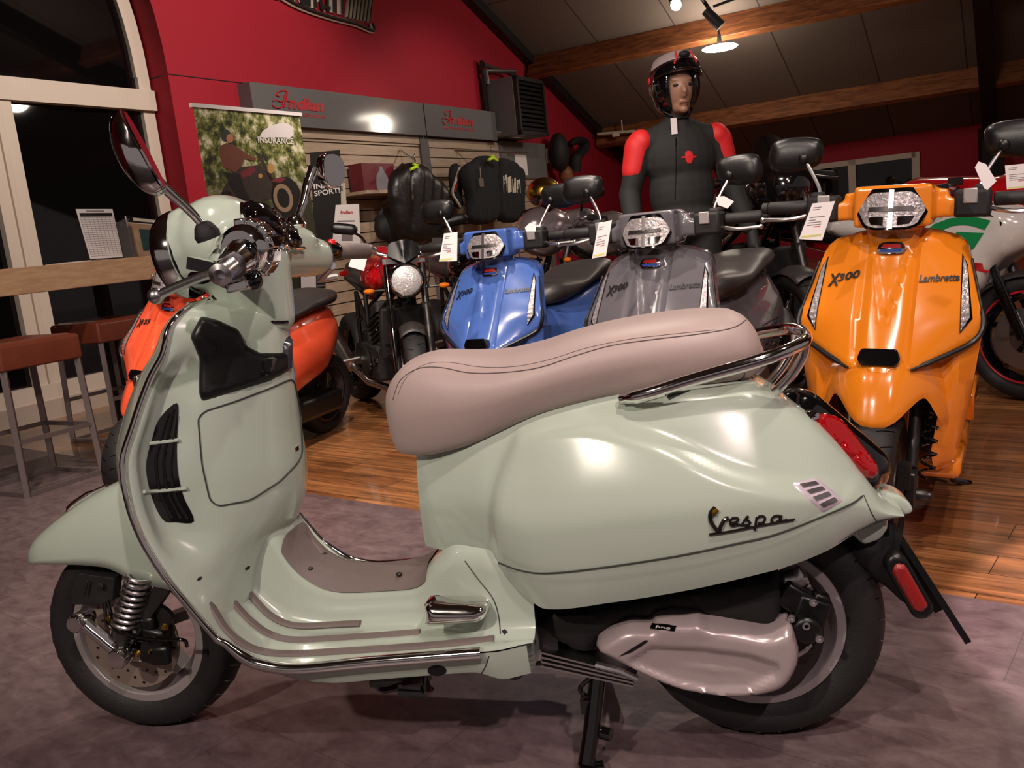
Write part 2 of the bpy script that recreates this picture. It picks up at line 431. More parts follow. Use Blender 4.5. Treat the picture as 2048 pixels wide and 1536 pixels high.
def floor_vinyl():
    m = mat('vinyl_floor', (104, 88, 92), .42, bump=.12, bscale=40); nt, b = nodes(m); N = nt.nodes.new; L = nt.links.new
    tc = N('ShaderNodeTexCoord'); mp = N('ShaderNodeMapping'); mp.inputs['Rotation'].default_value = (0, 0, math.radians(27.2)); L(tc.outputs['Object'], mp.inputs['Vector'])
    m2 = N('ShaderNodeMapping'); m2.inputs['Scale'].default_value = (1.3, 2.2, 1); L(mp.outputs[0], m2.inputs['Vector'])
    nz = N('ShaderNodeTexNoise'); nz.inputs['Scale'].default_value = 8; nz.inputs['Detail'].default_value = 12; nz.inputs['Roughness'].default_value = .68; nz.inputs['Distortion'].default_value = .5; L(m2.outputs[0], nz.inputs['Vector'])
    rp = N('ShaderNodeValToRGB'); e = rp.color_ramp.elements; e[0].position = .3; e[0].color = srgb(78, 62, 64); e[1].position = .72; e[1].color = srgb(120, 102, 103); L(nz.outputs['Fac'], rp.inputs[0])
    br = N('ShaderNodeTexBrick'); br.offset = .5; br.inputs['Scale'].default_value = 1; br.inputs['Brick Width'].default_value = .92; br.inputs['Row Height'].default_value = .46; br.inputs['Mortar Size'].default_value = .0012
    br.inputs['Color1'].default_value = (1, 1, 1, 1); br.inputs['Color2'].default_value = (.93, .93, .93, 1); br.inputs['Mortar'].default_value = (.6, .6, .6, 1); L(mp.outputs[0], br.inputs['Vector'])
    mx = N('ShaderNodeMix'); mx.data_type = 'RGBA'; mx.blend_type = 'MULTIPLY'; mx.inputs[0].default_value = 1; L(rp.outputs[0], mx.inputs[6]); L(br.outputs['Color'], mx.inputs[7]); L(mx.outputs[2], b.inputs['Base Color'])
    return m
def wood(name, c1, c2, scale=(1, 12, 12), rough=.5, sc_=3):
    m = mat(name, c1, rough); nt, b = nodes(m); N = nt.nodes.new; L = nt.links.new
    tc = N('ShaderNodeTexCoord'); mp = N('ShaderNodeMapping'); mp.inputs['Scale'].default_value = scale; mp.inputs['Rotation'].default_value = (0, 0, PH); L(tc.outputs['Object'], mp.inputs['Vector'])
    nz = N('ShaderNodeTexNoise'); nz.inputs['Scale'].default_value = sc_; nz.inputs['Detail'].default_value = 7; nz.inputs['Distortion'].default_value = 1; L(mp.outputs[0], nz.inputs['Vector'])
    rp = N('ShaderNodeValToRGB'); e = rp.color_ramp.elements; e[0].position = .35; e[0].color = srgb(*c2); e[1].position = .65; e[1].color = srgb(*c1); L(nz.outputs['Fac'], rp.inputs[0]); L(rp.outputs[0], b.inputs['Base Color'])
    return m
def panel_ceiling():
    m = mat('ceiling_board', (112, 100, 92), .8); nt, b = nodes(m); N = nt.nodes.new; L = nt.links.new
    tc = N('ShaderNodeTexCoord'); mp = N('ShaderNodeMapping'); mp.inputs['Rotation'].default_value = (0, 0, PH-PI/2); L(tc.outputs['Object'], mp.inputs['Vector'])
    br = N('ShaderNodeTexBrick'); br.offset = 0; br.inputs['Scale'].default_value = 1; br.inputs['Brick Width'].default_value = 6; br.inputs['Row Height'].default_value = 1.15; br.inputs['Mortar Size'].default_value = .01
    br.inputs['Color1'].default_value = srgb(112, 98, 90); br.inputs['Color2'].default_value = srgb(106, 93, 85); br.inputs['Mortar'].default_value = srgb(60, 52, 48); L(mp.outputs[0], br.inputs['Vector'])
    L(br.outputs['Color'], b.inputs['Base Color']); return m
M['wood'] = floor_wood(); M['vinyl'] = floor_vinyl(); M['ceil'] = panel_ceiling()
M['red'] = mat('red_wall_paint', (158, 32, 48), .6, noise=.04, nscale=2, spec=.18)
M['frame'] = mat('white_frame', (206, 190, 176), .5)
M['pane'] = mat('night_glass', (9, 7, 9), .03, 0, 0, spec=.6)
M['greyp'] = mat('grey_fascia', (104, 101, 102), .10, spec=.35)
M['slat'] = wood('maple_slatwall', (176, 154, 134), (160, 138, 118), (1, 1, 14), .5)
M['dark'] = mat('dark_steel_paint', (26, 22, 23), .5)
M['beam'] = wood('glulam_beam', (152, 92, 52), (104, 58, 32), (2, 2, 18), .55, 1.6)
M['oak'] = wood('oak_veneer', (192, 156, 122), (174, 136, 104), (3, 3, 20), .45, 2)
M['leather'] = mat('brown_leather', (104, 50, 34), .34, noise=.25, nscale=9, bump=.15, bscale=35)
M['glow'] = mat('lamp_glow', (255, 240, 220), .4, emis=(1, .9, .74), estr=14)
M['blackfab'] = mat('black_leather', (22, 19, 18), .38, noise=.25, nscale=7, bump=.25, bscale=22)
M['redscript'] = mat('red_lettering', (178, 22, 34), .4)
M['jersey'] = mat('navy_jersey', (18, 18, 24), .85, noise=.1)
M['neon'] = mat('neon_green', (190, 225, 30), .5)
M['cream'] = mat('cream_print', (205, 196, 178), .7)
M['heater'] = mat('heater_casing', (88, 84, 84), .45)
M['acrylic'] = mat('clear_acrylic', (200, 196, 198), .05, spec=.6, trans=.9)

# floor
E0, E1 = U(600, 985, z=0), U(2048, 1215, z=0); ED = (E1-E0).normalized(); EN = Vector((ED.y, -ED.x, 0))
if EN.dot(Vector(CAM)-E0) < 0: EN = -EN
f = MB(); c = E0+ED*1; f.box((0, 0, -.05), (1, 1, .1)); f.v = [tuple(Vector((p[0]*40, p[1]*40, p[2]))+Vector((0, 6, 0))) for p in f.v]
struct(f.build('floor', M['wood']))
f = MB(); a_, b_ = E0-ED*9, E0+ED*12
f.add([a_, b_, b_+EN*10, a_+EN*10, a_+Vector((0, 0, .003)), b_+Vector((0, 0, .003)), b_+EN*10+Vector((0, 0, .003)), a_+EN*10+Vector((0, 0, .003))], [(0, 1, 2, 3), (4, 5, 6, 7), (0, 1, 5, 4), (1, 2, 6, 5), (2, 3, 7, 6), (3, 0, 4, 7)])
struct(f.build('floor', M['vinyl']))

# red gable wall with the arched opening
AC, AR_, SP = 1.11, 3.03, 2.69
arch = [(AC+AR_*math.cos(t), SP+AR_*math.sin(t)) for t in np.linspace(PI, 0, 40)]
def arcpoly(x0, x1, z0, hole=True):
    out = [(4.14, 0), (15, 0), (15, roofz(15)), (1.5, roofz(1.5)), (-8, 3.3), (-8, 0), (AC-AR_, 0)]+arch
    return out
f = MB(); f.prism(arcpoly(0, 0, 0), RW(0, 0, 0), AX, (0, 0, 1), -5.55, -5.2); struct(f.build('wall_left', M['red'], angle=25))
# far red wall with its window opening
f = MB(); z1 = roofz(15)
def fbox(mb, n0, n1, za, zb, a0=15, a1=15.2):
    mb.add([RW(a, n, z) for z in (za, zb) for a, n in ((a0, n0), (a0, n1), (a1, n1), (a1, n0))], [(3, 2, 1, 0), (4, 5, 6, 7), (0, 1, 5, 4), (1, 2, 6, 5), (2, 3, 7, 6), (3, 0, 4, 7)])
W0, W1, WM_, WT = -2.9, -.27, -1.27, 1.62
fbox(f, -5.55, W0, 0, z1); fbox(f, W1, 9, 0, z1); fbox(f, W0, W1, WT, z1); fbox(f, W0, W1, 0, .5)
struct(f.build('wall_back', M['red']))
f = MB(); t_ = .09
fbox(f, W0, W1, WT-t_, WT, 14.96, 15.1); fbox(f, W0, W1, .5, .5+t_, 14.96, 15.1)
for n_ in (W0, WM_-.06, W1-t_+.03): fbox(f, n_, n_+t_+.03, .5, WT, 14.96, 15.1)
wn = struct(f.build('window_2', M['frame'])); g = MB(); fbox(g, W0, WM_, .55, WT-.05, 15.03, 15.05); g.build('pane', M['pane'], wn, world=True)
g = MB(); fbox(g, WM_, W1, .55, WT-.05, 15.03, 15.05); g.build('pane', M['pane'], wn, world=True)
# ceiling: two slopes
f = MB(); P = [RW(15.2, -5.55, roofz(15.2)), RW(15.2, 9, roofz(15.2)), RW(1.5, 9, roofz(1.5)), RW(1.5, -5.55, roofz(1.5))]; Q = [RW(-8, 9, 3.3), RW(-8, -5.55, 3.3)]
up = Vector((0, 0, .1)); V_ = P+Q; f.add(V_+[p+up for p in V_], [(0, 1, 2, 3), (3, 2, 4, 5), (6, 9, 8, 7), (9, 11, 10, 8), (0, 6, 7, 1), (4, 10, 11, 5)])
struct(f.build('ceiling', M['ceil']))

# arched window by the bar table
f = MB()
def aw(mb, a0, a1, za, zb, n0=-5.52, n1=-5.42):
    mb.add([RW(a, n, z) for z in (za, zb) for a, n in ((a0, n0), (a1, n0), (a1, n1), (a0, n1))], [(3, 2, 1, 0), (4, 5, 6, 7), (0, 1, 5, 4), (1, 2, 6, 5), (2, 3, 7, 6), (3, 0, 4, 7)])
aw(f, 4.0, 4.12, .15, SP); aw(f, AC-AR_+.02, AC-AR_+.14, .15, SP)
aw(f, AC-AR_+.02, 4.12, 2.41, 2.58, -5.52, -5.38); aw(f, 2.56, 2.8, .15, 2.42, -5.52, -5.40); aw(f, 2.66, 2.70, .15, 2.42, -5.52, -5.385); aw(f, .4, .62, .15, 2.42)
aw(f, AC-AR_+.02, 4.12, .15, .27, -5.52, -5.38)
ro, ri = AR_-.02, AR_-.15; ths = np.linspace(0, PI, 40)
f.grid([[RW(AC+ro*math.cos(t), -5.52, SP+ro*math.sin(t)), RW(AC+ro*math.cos(t), -5.42, SP+ro*math.sin(t)), RW(AC+ri*math.cos(t), -5.42, SP+ri*math.sin(t)), RW(AC+ri*math.cos(t), -5.52, SP+ri*math.sin(t))] for t in ths], cv=True)
w1 = struct(f.build('window_1', M['frame']))
for a0, a1 in ((-1.8, .42), (.6, 2.6), (2.78, 4.02)):
    g = MB(); aw(g, a0, a1, .25, 2.43, -5.48, -5.46); g.build('pane', M['pane'], w1, world=True)
g = MB(); g.prism([(AC+(AR_-.1)*math.cos(t), SP+(AR_-.1)*math.sin(t)) for t in ths]+[(AC-AR_+.1, 2.5), (AC+AR_-.1, 2.5)], RW(0, 0, 0), AX, (0, 0, 1), -5.48, -5.46); g.build('pane', M['pane'], w1, world=True)
f = MB(); aw(f, -1.9, 4.13, 0, .15, -5.55, -5.36); struct(f.build('baseboard_left', M['frame']))
f = MB(); f.tube([RW(4.13, -5.45, SP), RW(4.145, -5.198, SP), RW(5.2, -5.198, SP)], .005, 6); struct(f.build('trim_1', M['dark']))

# roof timber and steel
def roofbeam(name, a0, material, n0, n1, w_, h_, label):
    f = MB(); sl = Vector(AX)*math.cos(math.atan(.4))+Vector((0, 0, -math.sin(math.atan(.4)))); nn = Vector(NX).cross(sl).normalized()
    if nn.z > 0: nn = -nn
    p, q = RW(a0, n0, roofz(a0))+nn*h_/2, RW(a0, n1, roofz(a0))+nn*h_/2
    f.bar(p, q, w_, h_, nn); o = f.build(name, material, bevel=.006); o['kind'] = 'structure'; return o
for a_ in (8.3, 10.95, 13.3): roofbeam('roof_purlin', a_, M['beam'], -5.15, 8.5, .13, .31, '')
for n_, w_, h_ in ((-5.12, .14, .13), (.82, .2, .36)):
    f = MB(); f.bar(RW(1.6, n_, roofz(1.6)-h_/2), RW(15, n_, roofz(15)-h_/2), w_, h_); o = f.build('steel_rafter', M['dark'], bevel=.005); o['kind'] = 'structure'
f = MB(); f.bar(RW(14.85, .82, 0), RW(14.85, .82, 1.85), .2, .3); struct(f.build('steel_column', M['dark']))

# fascia and slat wall
fa = thing('shop_fascia', 'long grey fascia board with red script lettering above the slat wall', 'sign', RW(7.2, -5.2, 2.28))
for a0, a1 in ((4.93, 7.76), (7.78, 9.5)):
    g = MB(); aw(g, a0, a1, 2.29, 2.67, -5.2, -5.04); g.build('panel', M['greyp'], fa, world=True)
ZV = Vector((0, 0, 1))
def text_fit(mb, txt, O, ex, W, H, depth=.004, shear=0, bold=0, up=None):
    t = MB(); t.text(txt, (0, 0, 0), (1, 0, 0), (0, 1, 0), .7, 0, shear, bold, False); A = np.array(t.v); lo, hi = A.min(0), A.max(0); s = (hi-lo)
    ex = Vector(ex).normalized(); ey = Vector(up).normalized() if up is not None else ZV; en = ex.cross(ey); O = Vector(O)
    mb.add([O+ex*(p[0]-lo[0])/s[0]*W+ey*(p[1]-lo[1])/s[1]*H+en*depth for p in t.v], t.f)
def indian(a0, a1, zb, h_, n_, par, small=True):
    g = MB(); W_ = a1-a0; text_fit(g, 'ndian', RW(a0+W_*.3, n_, zb), AX, W_*.7, h_*.72, .006, .25, .035)
    pt = lambda u_, v_: RW(a0+W_*u_, n_+.006, zb+h_*v_)
    g.tube(cr([pt(.02, .12), pt(.06, 0), pt(.16, .02), pt(.22, .3), pt(.27, .75), pt(.32, .98), pt(.26, 1.02), pt(.16, .9), pt(.12, .72), pt(.17, .66)], 6), h_*.045, 6)
    g.tube(cr([pt(.22, .05), pt(.27, .4), pt(.33, .95)], 6), h_*.05, 6); g.tube(cr([pt(.03, .35), pt(.1, .42), pt(.18, .36), pt(.28, .46), pt(.36, .4)], 6), h_*.035, 6)
    g.build('lettering', M['redscript'], par, world=True)
    if small:
        g = MB(); text_fit(g, 'MOTORCYCLE', RW(a0+W_*.05, n_, zb-h_*.38), AX, W_*.95, h_*.17, .004, 0, .03); g.build('small_lettering', M['redscript'], par, world=True)
p, q = AN(U(545, 232, n=-5.04)), AN(U(650, 240, n=-5.04)); indian(p[0], q[0], 2.455, .165, -5.04, fa)
p, q = AN(U(885, 262, n=-5.04)), AN(U(948, 265, n=-5.04)); indian(p[0], q[0], 2.45, .165, -5.04, fa)

sw = thing('slat_wall', 'pale wooden slat wall under the grey fascia with clothing rails', 'display wall', RW(7.9, -5.2, .2))
g = MB()
for k in range(17):
    z_ = 2.28-.12*k
    if z_ > .3:
        aw(g, 4.95, 7.72, z_-.108, z_, -5.19, -5.13); aw(g, 7.86, 10.95, z_-.108, z_, -5.19, -5.13)
aw(g, 4.95, 7.72, 2.2, 2.29, -5.19, -5.11)
g.build('slat_panel', M['slat'], sw, world=True)
g = MB(); aw(g, 7.7, 7.88, .2, 2.3, -5.19, -5.10); aw(g, 4.88, 4.96, .2, 2.3, -5.19, -5.1); g.build('upright', M['greyp'], sw, world=True)
g = MB(); aw(g, 9.66, 11.05, 1.78, 2.3, -5.19, -5.1); aw(g, 10.93, 11.05, .2, 1.8, -5.19, -5.1); g.build('end_panel', M['greyp'], sw, world=True)
g = MB(); aw(g, 4.95, 10.95, .22, 2.25, -5.2, -5.185); g.build('groove_backing', M['dark'], sw, world=True)
g = MB(); aw(g, 10.05, 10.4, 1.83, 2.12, -5.1, -5.095); tag(g.build('notice_sheet', M['white']), 'white notice sheet pinned on grey end panel of slat wall', 'paper')
# shelf with a red clothing box
sh = thing('wall_shelf', 'wooden shelf bracketed to the slat wall beside the leather jackets', 'shelf', RW(6.6, -5.1, 1.6))
g = MB(); aw(g, 6.15, 7.15, 1.60, 1.635, -5.12, -4.8); g.build('board', M['slat'], sh, world=True)
g = MB(); g.bar(RW(6.75, -5.1, 1.5), RW(6.75, -4.85, 1.6), .02, .03); g.build('bracket', M['satin'], sh, world=True)
rb = thing('clothing_box', 'dark red clothing box printed with a grey hooded figure, on the wooden shelf', 'box', RW(6.55, -4.98, 1.635))
g = MB(); aw(g, 6.25, 6.82, 1.637, 1.93, -5.08, -4.9); g.build('carton', mat('box_red', (96, 22, 34), .4), rb, world=True)
g = MB(); g.relief(cr([(.0, 0), (.0, .14), (.05, .2), (.08, .25), (.12, .25), (.15, .2), (.2, .13), (.2, 0)], 4, True), RW(6.48, -4.9, 1.64), AX, ZV, .03, lambda u_, v_, d: .006, 0); g.build('printed_figure', mat('print_grey', (120, 116, 122), .5), rb, world=True)

# big script sign high on the red wall
bs = thing('script_wall_sign', 'large raised dark script sign with pale edges and feather fan, high on the red wall', 'sign', RW(6.6, -5.2, 3.3))
p0, p1 = AN(U(560, 5, n=-5.1)), AN(U(752, 45, n=-5.1)); zb = (p0[2]+p1[2])/2
for dn, mm, bo, nm in ((0, 'cream', .05, 'pale_edge'), (.02, 'dark', .0, 'dark_face')):
    g = MB(); W_ = p1[0]-p0[0]; text_fit(g, 'indian', RW(p0[0], -5.19+dn, zb+.03), AX, W_*.72, .6, .01, .35, bo)
    pt = lambda u_, v_: RW(p0[0]+W_*u_, -5.17+dn, zb+v_)
    g.tube(cr([pt(-.05, .12), pt(.2, .02), pt(.5, -.02), pt(.8, -.03), pt(1, -.06), pt(1.0, .02)], 6), .03-.5*dn*1.0, 6)
    for k in range(7): g.tube(cr([pt(.72+.04*k, .02), pt(.78+.05*k, .25+.03*k), pt(.9+.05*k, .5+.02*k)], 5), .03-.6*dn, 6, flat=.5)
    g.build(nm, M[mm], bs, world=True)

# heater unit
hp, hq = U(1027, 158, n=-4.72), U(1094, 283, n=-4.72); ha0, ha1 = AN(hp)[0], AN(hq)[0]
hz0, hz1 = 2.33, 3.1
ht = thing('fan_heater', 'grey louvred fan heater hung high on the red wall', 'heater', RW((ha0+ha1)/2, -4.9, hz0))
g = MB(); aw(g, ha0, ha1, hz0, hz1, -5.16, -4.74); g.build('casing', M['heater'], ht, world=True, bevel=.01)
g = MB(); aw(g, ha0+.04, ha1-.04, hz0+.05, hz1-.05, -4.74, -4.735); g.build('grille_backing', M['gloss'], ht, world=True)
g = MB()
for k in range(11):
    z_ = hz0+.08+k*(hz1-hz0-.16)/10; g.bar(RW(ha0+.05, -4.71, z_), RW(ha1-.05, -4.71, z_), .05, .008, Vector(NX)+Vector((0, 0, .7)))
for e in ((ha0, ha0+.05), (ha1-.05, ha1)): aw(g, e[0], e[1], hz0, hz1, -4.74, -4.68)
aw(g, ha0, ha1, hz0, hz0+.05, -4.74, -4.68); aw(g, ha0, ha1, hz1-.05, hz1, -4.74, -4.68)
g.build('louvre_grille', M['dark'], ht, world=True)
g = MB(); g.tube([RW(ha0-.06, -5.05, hz0+.06), RW(ha0+.35, -4.9, hz0+.02), RW(ha0+.5, -4.9, hz0+.02)], .035, 8); g.build('pipe', M['satin'], ht, world=True); g = MB(); g.tube([RW(ha0-.05, -5.1, hz1-.05), RW(ha0-.05, -5.1, hz1+.12), RW(ha0+.5, -4.95, hz1+.14)], .03, 8); g.build('pipe', M['satin'], ht, world=True)
g = MB(); g.bar(RW(ha0-.1, -5.12, hz0-.05), RW(ha0-.1, -5.12, hz1+.25), .12, .04); g.bar(RW(ha0-.1, -5.1, hz1+.2), RW(ha1-.2, -5.0, hz1+.1), .03, .04); g.build('bracket', M['dark'], ht, world=True)

# ceiling lights
dl = U(1440, 100, a=10.5); L_ = thing('saucer_lamp', 'glowing flat saucer lamp hanging under the near roof beam', 'lamp', dl)
g = MB(); g.lathe([(.0, .0), (.2, .01), (.23, .03), (.2, .045), (.0, .05)], dl); g.build('glowing_disc', M['glow'], L_, world=True)
g = MB(); g.lathe([(.03, 0.05), (.03, .12), (.02, .2), (.0, .21)], dl); g.tube([dl+Vector((0, 0, .2)), dl+Vector((-.02, .1, .42))], .015, 8); g.build('stem', M['dark'], L_, world=True)
sl = U(1352, 10, a=9.6); L_ = thing('spot_lamp', 'small lit round spot lamp at the top edge, left of the saucer lamp', 'lamp', sl)
g = MB(); g.ball(sl, .065); g.build('bulb', M['glow'], L_, world=True)
g = MB(); g.lathe([(.08, .0), (.085, .12), (.05, .2), (0, .2)], sl+Vector((0, .05, .03)), (0, .4, .9)); g.build('housing', M['dark'], L_, world=True)
tk = U(1428, 35, a=10.3); L_ = thing('track_spot', 'black unlit track spotlight above the saucer lamp', 'lamp', tk)
g = MB(); g.tube([tk+Vector((-.1, 0, .1)), tk+Vector((.08, 0, -.12))], [.06, .075], 14); g.build('lamp_head', M['dark'], L_, world=True)
g = MB(); g.tube([tk+Vector((-.3, -.4, .42)), tk+Vector((-.08, 0, .16)), tk+Vector((0, .0, .0))], .025, 8); g.bar(tk+Vector((0, 0, .13)), tk+Vector((2.4, -.5, .52)), .03, .03); g.build('track_arm', M['dark'], L_, world=True)
ju = U(1493, 56, a=10.85); g = MB(); g.box(ju, (.1, .05, .1)); tag(g.build('junction_box', M['white'], bevel=.01), 'small white junction box on the near roof beam', 'box')
ta = U(1232, 270, a=13); g = MB(); g.bar(U(1195, 268, a=13), U(1270, 262, a=13), .05, .04); g.box(ta, (.12, .08, .06)); g.bar(U(1245, 262, a=13), U(1243, 240, a=13), .02, .02); tag(g.build('emergency_light', M['cream'], bevel=.005), 'pale bracketed light fitting at the left end of the far roof beam', 'lamp')

# ================================================================== the mint scooter (its own frame is the world frame: front wheel to -x, near side to -y)
V = thing('motor_scooter', 'mint green classic scooter with taupe seat in the foreground', 'scooter', (0, 0, 0))

def loft(stations, section, **k):
    mb = MB(); mb.grid([section(x) for x in stations]); return mb
# --- rear body
zt_ = pch([.03, .1, .2, .33, .5, .62, .70, .74, .80, .86, .90, .93, .96], [.64, .665, .695, .74, .762, .755, .742, .715, .672, .605, .545, .50, .475])
zb_ = pch([.03, .10, .18, .22, .26, .30, .42, .54, .68, .81, .88, .93, .96], [.43, .43, .43, .41, .375, .352, .37, .39, .415, .44, .460, .466, .466])
wm_ = pch([.03, .06, .10, .15, .2, .3, .4, .55, .7, .8, .88, .93, .96], [.055, .078, .10, .128, .155, .193, .212, .222, .208, .178, .132, .098, .082])
def cowl(x, z):
    """raised cowl on the flank"""
    top = pch([.19, .205, .225, .26, .32, .39, .52, .67, .82, .95], [.50, .60, .65, .69, .712, .717, .688, .616, .575, .545])(x)
    d = min(top-z, (x-.19)*1.2 if z < .6 else 9)
    fr = .19+.02*max(0, (z-.5)/.1)**2
    d = min(top-z, (x-fr)*1.1)
    e = sst(d/.042); fade = 1-sst((x-.72)/.2)
    return .024*e*fade
def WR(x, z):
    a, b, w = zb_(x), zt_(x), wm_(x); zm = a+(b-a)*.38
    if z > zm: t = min(1, (z-zm)/max(1e-4, b-zm)); y = w*(1-.30*sst(t*1.1)*1)*(max(0, 1-t**7))**(1/3)
    else: t = max(0, (zm-z)/(zm-a+1e-6)); y = w*(1-.10*t**2.2)
    sk = .005*(1-sst((z-seamz(x))/.02+.5)) if x > .2 else 0
    return y+cowl(x, z)*(.75+.25*float(sst((z-seamz(x))/.03+.5)))+sk
seamz = pch([.10, .204, .26, .316, .547, .731, .841, .87, .95], [.452, .452, .432, .426, .451, .488, .529, .55, .56])
xs = np.concatenate([np.linspace(.03, .2, 22), np.linspace(.207, .8, 76), np.linspace(.806, .96, 24)])
def sect(x):
    a, b = zb_(x), zt_(x); ts = np.concatenate([np.linspace(0, .9, 66), 1-(np.linspace(1, 0, 14)[1:]**2)*.1]); out = []
    for t in ts: z = a+(b-a)*t; out.append((x, -WR(x, z), z))
    return out
rb_ = MB(); rb_.grid([sect(x) for x in xs])
rb_.grid([[(.03, y, z) for y in (0, -.03)]+[(.03, -WR(.03, z), z)] for z in np.linspace(zb_(.03), zt_(.03)-.001, 12)])
rb_.mirror(); BV_R = rb_.bvh(); rb_.build('rear_body', M['mint'], V, 50)
# tail apron and number lamp hood
t_ = Blob(); pa = [np.array(U(x, y, y=-.05))[[0, 2]] for x, y in ((1690, 1000), (1722, 985), (1748, 975), (1762, 985), (1772, 1020), (1770, 1052), (1752, 1072), (1722, 1082), (1700, 1062))]
t_.prism(pa, (0, 0, 0), (1, 0, 0), (0, 0, 1), -.078, .078); pa = [np.array(U(x, y, y=-.02))[[0, 2]] for x, y in ((1735, 972), (1765, 978), (1800, 988), (1818, 1002), (1826, 1020), (1800, 1028), (1770, 1030), (1740, 1040))]
t_.prism(pa, (0, 0, 0), (1, 0, 0), (0, 0, 1), -.036, .036)
t_.build('tail_apron', M['mint'], V, .005, 8)

# --- seat
sb = pch([-.03, -.02, 0, .05, .13, .334, .504, .62, .70, .735], [.70, .665, .632, .628, .64, .708, .732, .738, .742, .76])
st_ = pch([-.03, -.015, .01, .05, .09, .16, .223, .30, .379, .45, .527, .60, .669, .70, .72, .735], [.72, .765, .797, .823, .829, .822, .819, .828, .846, .858, .865, .868, .864, .85, .827, .785])
sw_ = pch([-.03, -.015, .01, .05, .15, .3, .5, .62, .69, .72, .735], [.01, .055, .085, .107, .132, .148, .152, .142, .116, .08, .02])
def seatsec(x):
    b, t, w = sb(x), st_(x), sw_(x); out = []
    for th in np.linspace(-PI/2, PI/2, 34):
        c, s_ = math.cos(th), math.sin(th)
        y = w*np.sign(c)*abs(c)**(.42 if s_ < 0 else .62); z = (b+t)/2+(t-b)/2*np.sign(s_)*abs(s_)**(.75 if s_ < 0 else .8)
        if s_ < 0: z = (b+t)/2+(t-b)/2*np.sign(s_)*abs(s_)**1.0; y = w*(.90+.10*(1+s_))*abs(c)**.2 if s_ > -.999 else 0
        out.append((x, -y, z))
    return out
se = MB(); se.grid([seatsec(x) for x in np.concatenate([[-.03, -.029, -.026, -.022], np.linspace(-.015, .69, 60), np.linspace(.695, .735, 14)])]); se.mirror()
BV_S = se.bvh(); se.build('seat', M['seat'], V, 60)
g = MB()
seam(g, BV_S, [(786, 800), (800, 762), (835, 738), (880, 735), (940, 746), (1010, 745), (1080, 735), (1150, 712), (1220, 692), (1300, 680), (1400, 668), (1465, 656), (1492, 640)], .0011, .0002, 8)
seam(g, BV_S, [(796, 790), (812, 757), (850, 729), (900, 725), (960, 734), (1030, 733), (1100, 719), (1170, 697), (1250, 680), (1330, 670), (1430, 660)], .0006, .0002, 8)
g.build('seat_stitching', mat('stitch_shadow', (84, 70, 72), .7), V)
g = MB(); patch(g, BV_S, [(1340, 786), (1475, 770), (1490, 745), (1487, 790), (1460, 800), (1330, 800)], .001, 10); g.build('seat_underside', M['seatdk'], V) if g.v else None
# grab rail
rail = cr([(.47, -.150, .735), (.52, -.165, .745), (.60, -.168, .765), (.70, -.16, .785), (.76, -.14, .797), (.80, -.09, .805), (.812, 0, .806), (.80, .09, .805), (.76, .14, .797), (.70, .16, .785), (.6, .165, .765), (.5, .155, .742)], 6)
g = MB(); g.tube(rail, [.008]*3+[.012]*(len(rail)-6)+[.008]*3, 14); g.tube([(.47, -.135, .728), (.50, -.158, .738), (.55, -.165, .75)], [.006, .013, .013], 10)
for s_ in (-1, 1):
    g.tube(cr([(.74, s_*.05, .70), (.775, s_*.06, .735), (.80, s_*.07, .775), (.805, s_*.075, .80)], 4), .009, 10)
g.build('grab_rail', M['chrome'], V)

# --- floor tunnel, footboard and lower flank
ze_ = pch([-.47, -.438, -.379, -.342, -.273, -.201, -.048, .192, .27], [.56, .476, .383, .333, .280, .268, .278, .292, .298])
zh_ = pch([-.47, -.33, -.295, -.27, -.235, -.185, -.10, -.03, .02, .06, .12, .2, .28], [.60, .535, .48, .43, .392, .366, .357, .362, .382, .42, .455, .46, .455])
yw_ = pch([-.47, -.3, -.2, -.08, 0, .08, .15, .2, .28], [.085, .085, .082, .085, .095, .125, .155, .175, .185])
def flsec(x):
    ze, zh, yw = ze_(x), zh_(x), yw_(x); ye = .257-.012*sst((x+.2)/.4)-.02*sst((x-.2)/.08); out = []
    for t in np.linspace(0, 1, 10): out.append((x, -(ye+(yw+.032-ye)*t), ze+.004*math.sin(PI*t)))
    h = zh-ze
    for th in np.linspace(0, PI/2, 8)[1:]: r_ = min(.032, h*.5); out.append((x, -(yw+.032*(1-math.sin(th))), ze+r_*(1-math.cos(th))))
    zlo = ze+min(.032, h*.5); r2 = min(.05, (zh-zlo)*.8)
    out.append((x, -(yw-.004), (zlo+zh-r2)/2))
    for th in np.linspace(0, PI/2, 9): out.append((x, -((yw-.008)-r2*(1-math.cos(th))), zh-r2*(1-math.sin(th))))
    for t in (.6, .3, 0): out.append((x, -max(0, (yw-.008-r2))*t, zh+.0*t))
    return out
fb = MB(); fb.grid([flsec(x) for x in np.linspace(-.45, .275, 110)]); fb.mirror(); BV_F = fb.bvh(); fb.build('footboard', M['mint'], V, 55)
